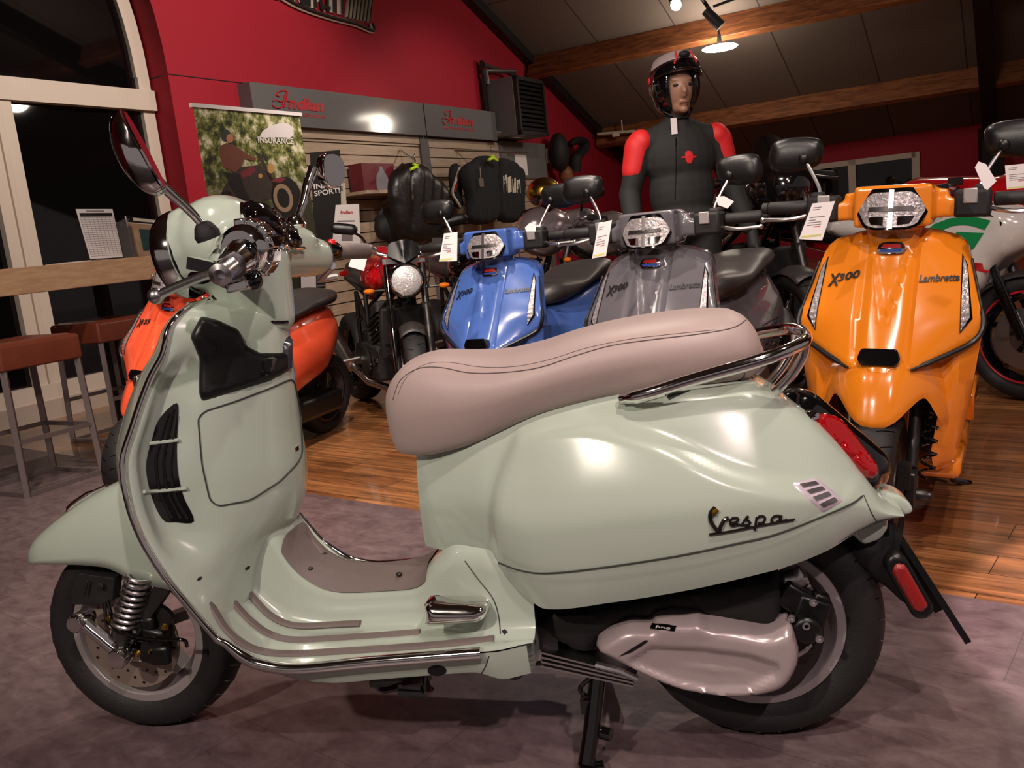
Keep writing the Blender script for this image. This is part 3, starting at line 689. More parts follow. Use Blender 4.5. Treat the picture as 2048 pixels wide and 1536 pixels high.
# edge skirt under the chrome strip
def skirt(x):
    ze = ze_(x)-.004; ye = .255-.012*sst((x+.2)/.4)-.02*sst((x-.2)/.08)
    d = .012+.032*sst((x+.34)/.25)+.02*sst((x-.15)/.07)
    return [(x, -ye, ze), (x, -ye+.004, ze-d*.5), (x, -ye+.014, ze-d), (x, -ye+.05, ze-d-.006), (x, -.10, ze-d-.012), (x, 0, ze-d-.014)]
g = MB(); g.grid([skirt(x) for x in np.linspace(-.36, .262, 50)]); 
xe = .262; r0 = skirt(xe); g.grid([r0, [(xe, 0, ze_(xe)+.0)]*len(r0)]); g.mirror(); BV_K = g.bvh(); g.build('floor_skirt', M['mint'], V, 50)
g = MB(); seam(g, BV_K, [(978, 1312), (970, 1335), (952, 1362)], .0012); 
seam(g, BV_F, [(930, 1122), (958, 1160), (985, 1195), (997, 1230), (1001, 1268)], .0013); seam(g, BV_R, [(848, 1108), (900, 1121), (985, 1123), (1040, 1140), (1095, 1146), (1200, 1135), (1350, 1112), (1470, 1087), (1560, 1065), (1690, 1013), (1724, 992)], .0016, .0012)
seam(g, BV_R, [(1727, 990), (1745, 1030), (1768, 1062)], .0012)
g.build('panel_gap', M['seamdk'], V)
g = MB(); patch(g, BV_K, [(874+19*math.cos(t), 1341+10.5*math.sin(t)) for t in np.linspace(0, 2*PI, 16, endpoint=False)], .001, 6); g.build('rubber_plug', M['matte'], V); g = MB(); patch(g, BV_F, [(1003, 1262), (1010, 1258), (1016, 1264), (1009, 1270)], .001, 4); g.build('rubber_plug', M['matte'], V)
# wheel-arch underside
g = MB(); g.grid([[(x, -wm_(x)*.93-.01, zb_(x)+.004), (x, 0, zb_(x)+.035)] for x in np.linspace(.26, .93, 20)]); g.mirror(); g.build('underbody', M['matte'], V)

# --- leg shield, rider side
xe_ = pch([.33, .383, .475, .56, .62, .685, .769, .846, .893, .94, .975], [-.342, -.380, -.438, -.473, -.484, -.487, -.464, -.434, -.406, -.393, -.372])
ye_ = pch([.33, .40, .56, .62, .685, .769, .846, .893, .93, .957, .972, .98], [.26, .26, .26, .258, .25, .222, .193, .176, .165, .145, .115, .06])
xc_ = pch([.33, .40, .45, .515, .56, .627, .69, .75, .85, .91, .935, .955, .98], [-.36, -.335, -.305, -.262, -.246, -.238, -.238, -.236, -.232, -.230, -.235, -.262, -.33])
def shp(u_, z):
    """0 at the trim, 1 at the middle of the glovebox"""
    lo = 1-sst((z-.40)/.13)
    k = .05*min(1, u_/.08)
    g_ = 1-(1-u_)**1.7
    dip = .20*math.exp(-((u_-.20)/.13)**2)*(1-sst((z-.84)/.08))*sst((z-.45)/.08)
    return g_-dip*sst(u_/.1)
LSZ = np.concatenate([np.linspace(.34, .5, 20), np.linspace(.51, .93, 50), np.linspace(.935, .979, 12)])
def lsrow(z):
    xe, ye, xc = xe_(z), ye_(z), xc_(z); out = [(xe-.012, -ye, z), (xe-.004, -ye-.001, z)]
    for u_ in np.linspace(0, 1, 44): 
        s_ = shp(u_, z); out.append((xe+(xc-xe)*s_, -ye*(1-u_)**(1.0), z))
    return out
ls = MB(); ls.grid([lsrow(z) for z in LSZ]); top = lsrow(.979); ls.grid([top, [(p[0]-.0, p[1]*.3, .985) for p in top]]); ls.mirror(); BV_L = ls.bvh(); ls.build('leg_shield', M['mint'], V, 60)
# outer shield skin
def osrow(z):
    xe, ye = xe_(z)-.012, ye_(z); nose = pch([.3, .45, .6, .75, .9, .98], [.05, .085, .115, .115, .085, .05])(z); out = []
    for u_ in np.linspace(0, 1, 24): out.append((xe-nose*(1-(1-u_)**2.2)-(.016*math.exp(-((1-u_)/.16)**2)), -ye*(1-u_), z))
    return out
g = MB(); g.grid([osrow(z) for z in np.linspace(.34, .979, 50)]); g.mirror(); g.build('front_shield', M['mint'], V, 60)
g = MB(); g.box((-.60, 0, .70), (.012, .03, .26)); g.build('shield_badge_strip', M['chrome'], V, bevel=.004)
# chrome trim all round the shield and floor edge
zz = np.linspace(.975, .33, 60); tr = [(xe_(z)-.004, -ye_(z)-.003, z) for z in zz]
tr += [(x, -(.257-.012*sst((x+.2)/.4))-.004, ze_(x)-.001) for x in np.linspace(-.33, .18, 40)]
tr = [(xe_(.979)-.004, -.03, .982)]+tr
g = MB(); rr = [.0068]*len(tr); 
for i, p in enumerate(tr):
    if p[2] < .34: rr[i] = .0068+.0055*float(sst((.34-p[2])/.06))
g.tube(tr, rr, 12); g.mirror(); g.build('chrome_trim', M['chrome'], V)

# pieces read off the photo on the rider side
g = MB(); patch(g, BV_L, rpoly([(380, 672), (402, 632), (436, 640), (478, 660), (490, 690), (520, 706), (566, 706), (583, 690), (583, 738), (540, 762), (404, 803), (397, 785), (399, 718)], 7), .010, 9, 10); g.build('front_pocket', M['black'], V, 60)
g = MB(); patch(g, BV_L, rpoly([(566, 690), (577, 668), (584, 690), (583, 738), (566, 748)], 3), .011, 7, 6); g.build('pocket_side', mat('slate_panel', (40, 42, 54), .3, coat=.5), V)
g = MB(); patch(g, BV_L, rpoly([(518, 714), (547, 709), (552, 716), (541, 752), (516, 757), (514, 748)], 4), .015, 5, 5); g.build('pocket_latch', M['gloss'], V)
g = MB(); seam(g, BV_L, rpoly([(396, 836), (410, 822), (470, 803), (545, 774), (586, 756), (600, 820), (604, 905), (596, 924), (560, 962), (500, 1000), (436, 1012), (420, 1000), (404, 930)], 12, 3), .0016, .0016, 6, True, False); g.build('glovebox_gap', M['seamdk'], V)
vent = cr([(318, 838), (354, 806), (356, 850), (354, 900), (357, 950), (368, 995), (388, 1042), (350, 1044), (326, 1040), (305, 1000), (293, 950), (293, 920), (303, 880)], 4, True)
g = MB(); patch(g, BV_L, vent, .0015, 8); vt = g.build('side_vent', M['gloss'], V)
g = MB()
for pts in ([(338, 826), (322, 880), (312, 930), (322, 990), (345, 1036)], [(348, 818), (335, 880), (328, 930), (338, 990), (362, 1036)], [(354, 830), (346, 890), (342, 940), (352, 995), (376, 1038)]): seam(g, BV_L, pts, .0032, .003, 8)
g.build('vent_fin', M['black'], vt)
for pts in ([(296, 887), (325, 884), (358, 880)], [(284, 984), (325, 981), (374, 976)]): g = MB(); seam(g, BV_L, pts, .0038, .004, 6); g.build('vent_bar', M['mint'], vt)
for c_ in ((399, 1158), (495, 1137)): g = MB(); patch(g, BV_L, [(c_[0]-4, c_[1]+4), (c_[0]-5, c_[1]), (c_[0]+1, c_[1]-5), (c_[0]+5, c_[1]-5), (c_[0]+3, c_[1]+1)], .001, 3); g.build('screw_hole', M['matte'], V)
g = MB(); patch(g, BV_L, [(589, 896), (596, 890), (597, 899), (590, 903)], .002, 4); g.build('small_badge', M['chrome'], V)
# floor strips and tunnel mat
for pts in ([(418, 1206), (432, 1230), (452, 1260), (480, 1285), (520, 1303), (580, 1309), (700, 1303), (850, 1293), (950, 1284), (988, 1279)], [(460, 1197), (480, 1222), (505, 1247), (540, 1270), (590, 1281), (700, 1276), (840, 1266)], [(493, 1180), (512, 1204), (540, 1232), (575, 1249), (610, 1253), (660, 1250), (722, 1247)], [(610, 1062), (624, 1080), (640, 1100), (648, 1110)]):
    g = MB(); P = []
    for q in cr(pts, 6):
        p, nn = hit(BV_F, *q)
        if p is not None: P.append(p+nn*.0012)
    g.tube(P, .0062, 8, flat=1.6, up=(0, 1, 0)); g.build('floor_strip', M['mat'], V)
g = MB()
for x in np.linspace(-.275, .028, 26):
    pass
def zmat(x): return zh_(x)+.003
rows = []
for x in np.linspace(-.285, .035, 34):
    zh, yw = zh_(x), yw_(x); ym = yw-.012; zlo = ze_(x)+min(.032, (zh-ze_(x))*.5); r2 = min(.05, (zh-zlo)*.8); row = []
    for t in np.linspace(-1, 1, 17):
        y = ym*t; ay = abs(y); fl = yw-.008-r2; dz = 0 if ay < fl else r2*(1-math.sqrt(max(0, 1-((ay-fl)/r2)**2)))
        row.append((x, y, zh-dz*.9+.004))
    rows.append(row)
g = MB(); g.grid(rows); n_ = len(g.v); g.grid([[(p[0], p[1], p[2]-.008) for p in r_] for r_ in rows])
g.build('tunnel_mat', M['mat'], V, 60)
for q in ((620, 1137), (647, 1110), (798, 1148)): g = MB(); g.ball(U(q[0], q[1], y=-.05 if q[1] > 1120 else .03), (.007, .007, .004)); g.build('mat_screw', M['steel'], V)
# passenger footrest
o_ = U(850, 1203, y=-.20); g = MB()
pl = [np.array(U(x, y, y=-.20))[[0, 2]] for x, y in ((853, 1206), (905, 1207), (960, 1210), (973, 1217), (971, 1232), (950, 1244), (860, 1250), (851, 1240), (849, 1220))]
g.relief(cr(pl, 3, True), (0, -.165, 0), (1, 0, 0), (0, 0, 1), .006, lambda u_, v_, d: .035+.022*min(1, d/.018)**.5*(1-.5*(v_-.32)/.06), 0); g.build('passenger_footrest', M['chrome'], V, 60)

# --- headset
b = Blob()
b.ell((-.345, 0, 1.096), (.10, .102, .099)); b.cap((-.34, 0, 1.09), (-.375, 0, 1.085), .097, .093); b.cap((-.40, 0, 1.10), (-.285, 0, 1.085), .085, .07); b.cap((-.36, 0, 1.12), (-.27, 0, 1.125), .062, .045)
b.cap((-.30, 0, 1.07), (-.235, -.185, 1.045), .062, .045); b.cap((-.30, 0, 1.07), (-.235, .205, 1.045), .062, .045)
b.cap((-.36, -.02, 1.13), (-.31, -.02, 1.14), .05, .045); b.cap((-.30, 0, 1.05), (-.285, 0, .93), .07, .052); b.cap((-.345, 0, 1.04), (-.335, 0, .955), .055, .045); b.cap((-.245, 0, 1.05), (-.245, 0, .93), .042, .036)
b.cap((-.28, -.05, 1.09), (-.24, -.15, 1.075), .05, .04); b.cap((-.28, .05, 1.09), (-.24, .15, 1.075), .05, .04)
hs = b.build('', None, None, .006, 10, ret=True); BV_H = hs.bvh(); hs.build('headset', M['mint'], V, 80, weld=False)
hd = MB(); hc = Vector((-.447, 0, 1.078)); ax = Vector((-1, 0, -.12)); hd.lathe([(.080, -.035), (.092, -.018), (.093, .0), (.088, .012), (.08, .014)], hc, ax, 40); hl = hd.build('headlight', M['gloss'], V)
g = MB(); g.lathe([(.08, .01), (.065, .024), (.04, .033), (0, .037)], hc, ax, 36); g.build('lens', M['clear'], hl)
g = MB(); g.lathe([(.090, -.03), (.095, -.012), (.092, .004)], hc, ax, 40); g.build('bezel', M['chrome'], hl)
g = MB(); seam(g, BV_H, [(425, 592), (437, 605), (460, 622), (495, 637), (530, 643), (560, 645), (576, 644)], .0035, 0, 6); g.build('steering_collar', M['gloss'], V)
# instrument
g = MB(); patch(g, BV_H, cr([(482, 412), (500, 402), (530, 410), (560, 428), (590, 455), (604, 485), (598, 497), (570, 496), (535, 480), (505, 462), (490, 440)], 4, True), .012, 8, 14); g.build('instrument_cluster', M['gloss'], V, 60)
g = MB(); patch(g, BV_H, cr([(488, 420), (500, 410), (535, 420), (568, 445), (588, 470), (560, 470), (520, 455), (496, 440)], 4, True), .0155, 8, 6); g.build('instrument_glass', M['smoke'], V, 60)
g = MB(); seam(g, BV_H, [(481, 412), (484, 435), (500, 464), (535, 483), (570, 498), (603, 498)], .004, .008, 6); g.build('instrument_rim', M['chrome'], V)
# switch housings, bars, levers
sh_ = U(492, 500, y=-.205); ctr = Vector((sh_.x, -.20, sh_.z))
g = MB(); 
for k, th in enumerate(np.linspace(-2.2, 1.6, 9)): 
    g.box(ctr+Vector((.045*math.cos(th), .006, .045*math.sin(th))), (.026, .034, .024), Matrix.Rotation(-th, 3, 'Y'))
g.lathe([(.036, -.03), (.046, -.02), (.05, .0), (.05, .015), (.04, .03)], ctr, (0, 1, 0), 28); g.build('switch_housing', M['chrome'], V, bevel=.003)
be = U(446, 545, y=-.335); c2 = Vector((-.185, -.23, 1.06)); be = Vector((be.x, -.335, be.z))
g = MB(); g.tube([c2, c2.lerp(be, .35), c2.lerp(be, .4), be], [.028, .026, .020, .017], 20); g.lathe([(.016, 0), (.0195, .004), (.0195, .016), (.010, .02), (.010, .005)], be, be-c2, 20); g.build('bar_end', M['satin'], V)
g = MB(); g.tube([c2, c2.lerp(be, .3), c2.lerp(be, .55)], [.034, .031, .026], 20); g.build('grip_collar', M['chrome'], V)
le = U(312, 592, y=-.36); g = MB(); P = cr([Vector((-.185, -.29, 1.04)), U(420, 548, y=-.33), U(372, 566, y=-.345), Vector(le)], 5); g.tube(P, [.012]*6+[.011]*(len(P)-6), 10, flat=.75); g.ball(le, .0145); g.build('clutch_side_lever', M['satin'], V)
g = MB(); g.tube([U(436, 543, y=-.32), U(404, 556, y=-.325), U(384, 556, y=-.32)], .011, 8); g.box(U(425, 535, y=-.27), (.09, .02, .022), Matrix.Rotation(.3, 3, 'Y')); g.ball(U(508, 562, y=-.22), (.017, .012, .018)); g.ball(U(500, 505, y=-.245), (.014, .012, .02)); g.build('switch_button', M['gloss'], V)
g = MB(); g.box(U(478, 572, y=-.24), (.045, .02, .018), Matrix.Rotation(-.1, 3, 'Y')); g.build('chrome_tab', M['chrome'], V, bevel=.003)
p0, p1 = U(672, 503, y=.26), U(735, 502, y=.36); g = MB(); d_ = (p1-p0); g.lathe([(.017, 0), (.019, .003), (.019, d_.length-.004), (.016, d_.length)], p0, d_, 20); g.build('hand_grip', M['mat'], V)
g = MB(); g.lathe([(.026, -.035), (.028, -.02), (.022, .0)], p0, d_, 20); g.build('throttle_collar', M['gloss'], V)
g = MB(); g.ball(U(663, 488, y=.235), .012); g.build('red_button', mat('red_plastic', (190, 14, 20), .3), V)
g = MB(); g.lathe([(.014, 0), (.016, .01), (.012, .022), (0, .024)], p1, d_, 16); g.build('bar_weight', M['satin'], V)
g = MB(); g.tube([Vector((-.2, .22, 1.02)), Vector((-.27, .30, .99)), Vector((-.26, .37, .99))], .009, 8); g.build('brake_lever', M['satin'], V)
# turn the mirrors
def mirror(stem, outline, y0, dpt, parent):
    g = MB(); g.tube(cr(stem, 5), .0085, 12); r0_ = g.build('mirror_stem', M['chrome'], parent); return r0_
m0, m1 = U(412, 458, y=-.235), U(298, 345, y=-.31)
g = MB(); P = cr([m0, m0.lerp(m1, .3)+Vector((0, 0, .004)), m0.lerp(m1, .7), m1], 5); g.tube(P, list(np.linspace(.007, .011, len(P))), 12); ms = g.build('mirror_stem', M['chrome'], V)
g = MB(); b0 = U(414, 468, y=-.235); g.lathe([(.022, -.01), (.024, 0), (.017, .016), (.011, .022)], b0, (-.25, -.1, 1), 16); g.build('rubber_boot', M['matte'], ms)
# near mirror head: seen edge-on from behind
oc = [U(x, y, y=-.32) for x, y in ((263, 240), (282, 236), (305, 262), (325, 305), (337, 345), (336, 362), (322, 368), (298, 350), (272, 330), (256, 300), (246, 268), (245, 252))]
cen = sum(oc, Vector())/len(oc); vdir = (cen-Vector(CAM)).normalized()
g = MB(); O = cen; ez = (U(262, 236, y=-.32)-U(330, 365, y=-.32)).normalized(); ex_ = ZV.cross(Vector((.9, .36, .05)))*1.0; ex_ = (ex_-ez*ex_.dot(ez)).normalized()
ey2 = ez; el = cr([(-.0, -.078), (.024, -.06), (.034, -.01), (.031, .045), (.014, .075), (-.016, .074), (-.034, .045), (-.036, -.01), (-.024, -.06)], 5, True)
g.relief(el, O, ex_, ey2, .007, lambda u_, v_, d: -.004, lambda u_, v_: -.006-.042*math.sqrt(max(0, 1-min(1, (u_/.038)**2+(v_/.08)**2)))); mh = g.build('mirror_head', M['chrome'], V, 60)
nn_ = ex_.cross(ey2)
g = MB(); g.relief([(p[0]*.9, p[1]*.93) for p in el], O+nn_*.001, ex_, ey2, .01, lambda u_, v_, d: 0, -.003); g.build('mirror_glass', M['mirror'], mh)
# far mirror: its glass faces the rider
f0, f1 = U(592, 446, y=.16), U(628, 345, y=.235); g = MB(); P = cr([f0, f0.lerp(f1, .4), f0.lerp(f1, .75)+Vector((-.005, 0, 0)), f1+Vector((-.0, 0, .01))], 5); g.tube(P, list(np.linspace(.007, .013, len(P))), 12); ms = g.build('mirror_stem', M['chrome'], V)
g = MB(); g.lathe([(.02, -.014), (.024, -.004), (.018, .012), (.01, .018)], f0, (0, 0, 1), 14); g.build('stem_base', M['chrome'], ms)
oc = [U(x, y, y=.24) for x, y in ((632, 322), (645, 308), (675, 307), (698, 318), (703, 345), (697, 363), (670, 376), (648, 372), (635, 352))]
cen = sum(oc, Vector())/len(oc); nrm = (Vector((.75, -.62, -.05))).normalized(); ex_ = ZV.cross(nrm).normalized(); ey2 = nrm.cross(ex_)
el = [((p-cen).dot(ex_)*1.02, (p-cen).dot(ey2)) for p in oc]; el = cr(el, 5, True)
g = MB(); g.relief(el, cen, ex_, ey2, .008, lambda u_, v_, d: -.002+.005*min(1, d/.004), lambda u_, v_: -.006-.028*math.sqrt(max(0, 1-min(1, (u_/.06)**2+(v_/.045)**2)))); mh = g.build('mirror_head', M['chrome'], V, 60)
g = MB(); g.relief([(p[0]*.93, p[1]*.92) for p in el], cen+nrm*.001, ex_, ey2, .012, lambda u_, v_, d: .004, -.002); g.build('mirror_glass', M['mirror'], mh)

# --- wheels
def tyre(c, R, wd, rin, tread=True, seg=72):
    hw = wd/2; prof = []
    for th in np.linspace(-1.0, 1.0, 15): prof.append((R-.0-(1-math.cos(th*1.05))*hw*.62, math.sin(th*1.12)*hw*1.0))
    prof = [(rin, -hw*.62), (rin+.012, -hw*.8), (rin+(R-rin)*.45, -hw*1.02)]+prof+[(rin+(R-rin)*.45, hw*1.02), (rin+.012, hw*.8), (rin, hw*.62)]
    g = MB(); g.lathe(prof, c, (0, 1, 0), seg, closed=True); return g
def treads(g, c, R, hw, n=34):
    for k in range(n):
        th = 2*PI*k/n
        for s_ in (-1, 1):
            P = []
            for t in np.linspace(.15, .95, 5):
                y = s_*math.sin(t*1.12)*hw; rr = R-(1-math.cos(t*1.05))*hw*.62-.0008; a_ = th+(.11*t+.05*s_); P.append(Vector(c)+Vector((rr*math.cos(a_), y, rr*math.sin(a_))))
            g.tube(P, .0022, 4)
def rimset(par, c, rin, hw, spokes=5, m_=None):
    g = MB(); g.lathe([(rin+.012, -hw+.004), (rin+.010, -hw), (rin-.006, -hw-.001), (rin-.010, -hw+.004), (rin-.013, -hw+.018), (rin-.027, -hw+.032), (rin-.030, 0), (rin-.027, hw-.032), (rin-.013, hw-.018), (rin-.010, hw-.004), (rin-.006, hw+.001), (rin+.010, hw), (rin+.012, hw-.004), (rin+.002, hw-.012), (rin-.002, 0), (rin+.002, -hw+.012)], c, (0, 1, 0), 64, closed=True)
    for k in range(spokes):
        th = 2*PI*k/spokes+.3; d = Vector((math.cos(th), 0, math.sin(th))); c_ = Vector(c)
        g.bar(c_+d*.03+Vector((0, .0, 0)), c_+d*(rin-.028), .022, .045, (0, 1, 0))
    g.lathe([(.038, -hw*.6), (.042, -hw*.5), (.042, hw*.5), (.038, hw*.6)], c, (0, 1, 0), 24)
    return g.build('rim', m_ or M['rim'], par)
FW, RWc = (-.69, 0, .236), (.69, 0, .243)
g = tyre(FW, .236, .12, .155); g.mi = 1; treads(g, FW, .236, .06); g.build('front_tyre', [M['rubber'], M['gloss']], V, 60)
rimset(V, FW, .155, .046)
g = tyre(RWc, .245, .132, .155); g.mi = 1; treads(g, RWc, .245, .066); g.build('rear_tyre', [M['rubber'], M['gloss']], V, 60)
rimset(V, RWc, .155, .056)
# front brake and suspension
g = MB(); g.lathe([(.058, -.066), (.118, -.066), (.118, -.062), (.058, -.062)], FW, (0, 1, 0), 48, closed=True); bd = g.build('brake_disc', mat('disc_metal', (150, 134, 122), .4, .4, noise=.1), V)
g = MB()
for k in range(30):
    th = 2*PI*k/30; rr = .080+.013*(k % 3); g.lathe([(.0035, 0), (.0035, .001)], (FW[0]+rr*math.cos(th), -.0672, FW[2]+rr*math.sin(th)), (0, 1, 0), 8)
g.build('disc_hole', M['gloss'], bd)
g = MB(); g.box((-.615, -.082, .236), (.055, .05, .085), Matrix.Rotation(.25, 3, 'Y')); g.box((-.60, -.10, .215), (.05, .02, .045)); g.box((-.618, -.085, .285), (.035, .04, .04)); g.build('brake_caliper', M['black'], V, bevel=.008)
g = MB(); P0, P1 = Vector((-.615, -.095, .40)), Vector((-.672, -.105, .285)); d = (P1-P0); turns = 9; hx = []; t_ = d.normalized(); x_ = Vector((1, 0, 0)); x_ = (x_-t_*x_.dot(t_)).normalized(); y_ = t_.cross(x_)
for i in range(turns*14+1):
    th = 2*PI*i/14; hx.append(P0+d*(i/(turns*14))+x_*math.cos(th)*.026+y_*math.sin(th)*.026)
g.tube(hx, .0048, 8); g.build('suspension_spring', M['satin'], V)
g = MB(); g.tube([P0+Vector((.0, .035, .01)), P1, P1+d*.45], [.013, .013, .02], 12); g.tube([P1+d*.05, P1+d*.35], [.024, .021], 14); g.build('shock_absorber', M['steel'], V)
a0, a1 = U(160, 1242, y=-.135), U(243, 1312, y=-.13)
g = MB(); g.tube([a0, a1], .013, 12); g.lathe([(0, -.022), (.017, -.022), (.02, -.018), (.02, .03), (0, .03)], a0, (0, 1, 0), 22); g.lathe([(0, -.022), (.02, -.022), (.023, -.018), (.023, .03), (0, .03)], a1, (0, 1, 0), 22); g.tube([a0.lerp(a1, .2)+Vector((.0, 0, .018)), a0.lerp(a1, .85)+Vector((0, 0, .018))], .009, 8); g.build('suspension_link', M['chrome'], V)
g = MB(); e_ = (a1-a0).normalized(); text_fit(g, 'scooter', a0.lerp(a1, .15)+Vector((0, -.014, -.022)), e_, .07, .016, .001, .2, .02, up=e_.cross(Vector((0, 1, 0)))*-1); g.build('link_lettering', M['chrome'], V) if False else None
g = MB(); g.prism(rpoly([np.array(U(x, y, y=-.09))[[0, 2]] for x, y in ((290, 1195), (335, 1225), (345, 1240), (300, 1300), (265, 1290), (270, 1230))], .008), (0, -.075, 0), (1, 0, 0), (0, 0, 1), 0, .012); g.build('suspension_plate', M['steel'], V)
g = MB(); g.prism(rpoly([np.array(U(x, y, y=-.07))[[0, 2]] for x, y in ((168, 1140), (240, 1150), (236, 1195), (205, 1202), (155, 1202), (152, 1180))], .006), (0, -.06, 0), (1, 0, 0), (0, 0, 1), 0, .03)
g.tube([U(175, 1160, y=-.1), U(168, 1190, y=-.1)], .003, 6); g.lathe([(.006, 0), (.009, .004), (.006, .006)], U(203, 1171, y=-.095), (0, -1, 0), 12); g.build('fender_bracket', M['matte'], V, bevel=.003)
g = MB(); g.tube(cr([U(215, 1200, y=-.1), U(228, 1240, y=-.11), U(262, 1270, y=-.12), U(320, 1278, y=-.12), U(366, 1280, y=-.12), U(374, 1292, y=-.11)], 6), .0042, 8); g.tube(cr([U(210, 1205, y=-.09), U(215, 1245, y=-.1), U(245, 1272, y=-.11), U(300, 1284, y=-.115)], 6), .004, 8); g.build('brake_hose', M['gloss'], V)
for q in ((222, 1234, -.1), (277, 1305, -.1), (332, 1252, -.1), (305, 1300, -.1)): g = MB(); g.lathe([(.006, 0), (.0095, .005), (.006, .01), (0, .01)], U(q[0], q[1], y=q[2]), (0, -1, 0), 8); g.build('bolt', M['gold'], V)
g = MB(); g.bar((-.69, -.10, .236), (-.56, -.08, .38), .035, .02, (0, 1, 0)); g.lathe([(0, -.11), (.03, -.11), (.034, -.10), (.034, -.06), (0, -.06)], FW, (0, 1, 0), 24); g.build('trailing_arm', M['steel'], V, bevel=.003)
# front fender
ft = pch([-.965, -.955, -.93, -.88, -.824, -.76, -.70, -.62, -.5, -.42], [.42, .437, .468, .503, .535, .567, .59, .61, .62, .6])
fbm = pch([-.965, -.93, -.88, -.785, -.70, -.674, -.62, -.56, -.5, -.42], [.415, .418, .425, .428, .422, .412, .385, .37, .355, .33])
fwd = pch([-.965, -.955, -.93, -.88, -.8, -.7, -.6, -.42], [.006, .025, .05, .072, .088, .096, .10, .10])
def fsec(x):
    b, t, w_ = fbm(x), ft(x), fwd(x); out = []
    for th in np.linspace(0, PI/2, 18): out.append((x, -w_*math.cos(th)**.75 if th < PI/2-.01 else 0, b+(t-b)*math.sin(th)**.85))
    return out
g = MB(); g.grid([fsec(x) for x in np.concatenate([np.linspace(-.965, -.93, 8), np.linspace(-.92, -.42, 44)])]); g.mirror(); fo = g.build('front_fender', M['mint'], V, 60); so = fo.modifiers.new('s', 'SOLIDIFY'); so.thickness = .003
g = MB(); g.tube(cr([(-.85, 0, .515), (-.835, 0, .535), (-.79, 0, .56), (-.73, 0, .582)], 5), [.004]*4+[.007]*8+[.004]*4, 10); g.build('fender_crest', M['chrome'], V)

# --- engine, transmission cover, rear brake
def px2(pts, y): return [np.array(U(a_, b_, y=y))[[0, 2]] for a_, b_ in pts]
cv = cr(px2([(1190, 1300), (1215, 1275), (1258, 1255), (1300, 1257), (1312, 1244), (1345, 1242), (1370, 1243), (1395, 1241), (1420, 1252), (1470, 1258), (1530, 1270), (1560, 1262), (1582, 1258), (1594, 1285), (1600, 1320), (1592, 1350), (1570, 1378), (1530, 1393), (1470, 1398), (1410, 1393), (1350, 1380), (1290, 1355), (1230, 1325)], -.17), 3, True)
inner = px2([(1248, 1322), (1300, 1288), (1400, 1292), (1500, 1305), (1560, 1325), (1555, 1352), (1500, 1382), (1430, 1385), (1350, 1368)], -.17)
def ch(u_, v_, d):
    di = float(edist([(u_, v_)], inner)[0]); ins_ = bool(inside(np.array([[u_, v_]]), np.array(inner))[0])
    base = .03*math.sqrt(max(0, 1-(1-min(d/.02, 1))**2)); s_ = di if ins_ else -di
    return base-.012*float(sst((s_+.002)/.012))+.016*float(sst((s_-.03)/.05))
g = MB(); g.relief(cv, (0, -.15, 0), (1, 0, 0), (0, 0, 1), .007, ch, -.05); cvb = MB(); cvb.v = list(g.v); cvb.f = list(g.f); BV_C = cvb.bvh(); g.build('transmission_cover', M['silver'], V, 70)
g = MB(); patch(g, BV_C, [(1238, 1312), (1290, 1280), (1297, 1281), (1282, 1292), (1262, 1304)], .002, 6); g.build('cover_slot', M['gloss'], V)
g = MB(); patch(g, BV_C, [(1306, 1247), (1353, 1252), (1349, 1262), (1300, 1258)], .002, 8); bg = g.build('cover_label', M['gloss'], V)
g = MB(); p, n_ = hit(BV_C, 1308, 1257); p2_ = hit(BV_C, 1346, 1260)[0]; p = p or U(1308, 1257, y=-.18); p2_ = p2_ or U(1346, 1260, y=-.18); e_ = p2_-p; text_fit(g, 'hpe', p+Vector((.003, -.004, .001)), e_, e_.length*.8, .008, .001, .2, .02, up=Vector((0, 0, 1))-e_.normalized()*e_.normalized().z); g.mi = 0; g.build('label_lettering', M['white'], bg)
blk = rpoly(px2([(1060, 1255), (1092, 1218), (1200, 1214), (1340, 1185), (1560, 1150), (1572, 1215), (1555, 1262), (1500, 1258), (1420, 1243), (1380, 1232), (1340, 1228), (1290, 1252), (1250, 1252), (1210, 1272), (1188, 1300), (1200, 1312), (1160, 1318), (1110, 1290)], -.13), .01)
g = MB(); g.relief(blk, (0, -.10, 0), (1, 0, 0), (0, 0, 1), .012, lambda u_, v_, d: .03*min(1, d/.015)**.5, -.18); g.build('engine_housing', M['matte'], V, 60)
g = MB()
for k in range(4):
    p = px2([(1085, 1296+k*9), (1268, 1342+k*7)], -.12); g.bar((p[0][0], -.115, p[0][1]), (p[1][0], -.115, p[1][1]), .05, .004)
p = px2([(1080, 1290), (1275, 1352)], -.12); g.bar((p[0][0], -.06, p[0][1]-.012), (p[1][0], -.08, p[1][1]-.003), .09, .018); g.tube([U(1192, 1330, y=-.14), U(1240, 1342, y=-.15), U(1275, 1358, y=-.15)], .007, 8); g.build('crankcase_fins', M['satin'], V)
g = MB(); g.lathe([(.014, 0), (.022, .003), (.022, .02), (.014, .024)], U(1027, 1330, y=-.12), (.3, -1, 0), 24); g.lathe([(.004, 0), (.0085, .004), (.0085, .01)], U(1065, 1282, y=-.14), (0, -1, 0), 12); g.tube([U(1038, 1328, y=-.1), U(1090, 1326, y=-.1)], .005, 8); g.box((.27, -.06, .25), (.06, .1, .05)); g.build('exhaust_joint', M['steel'], V)
g = MB(); ccp = U(1612, 1242, y=-.10)
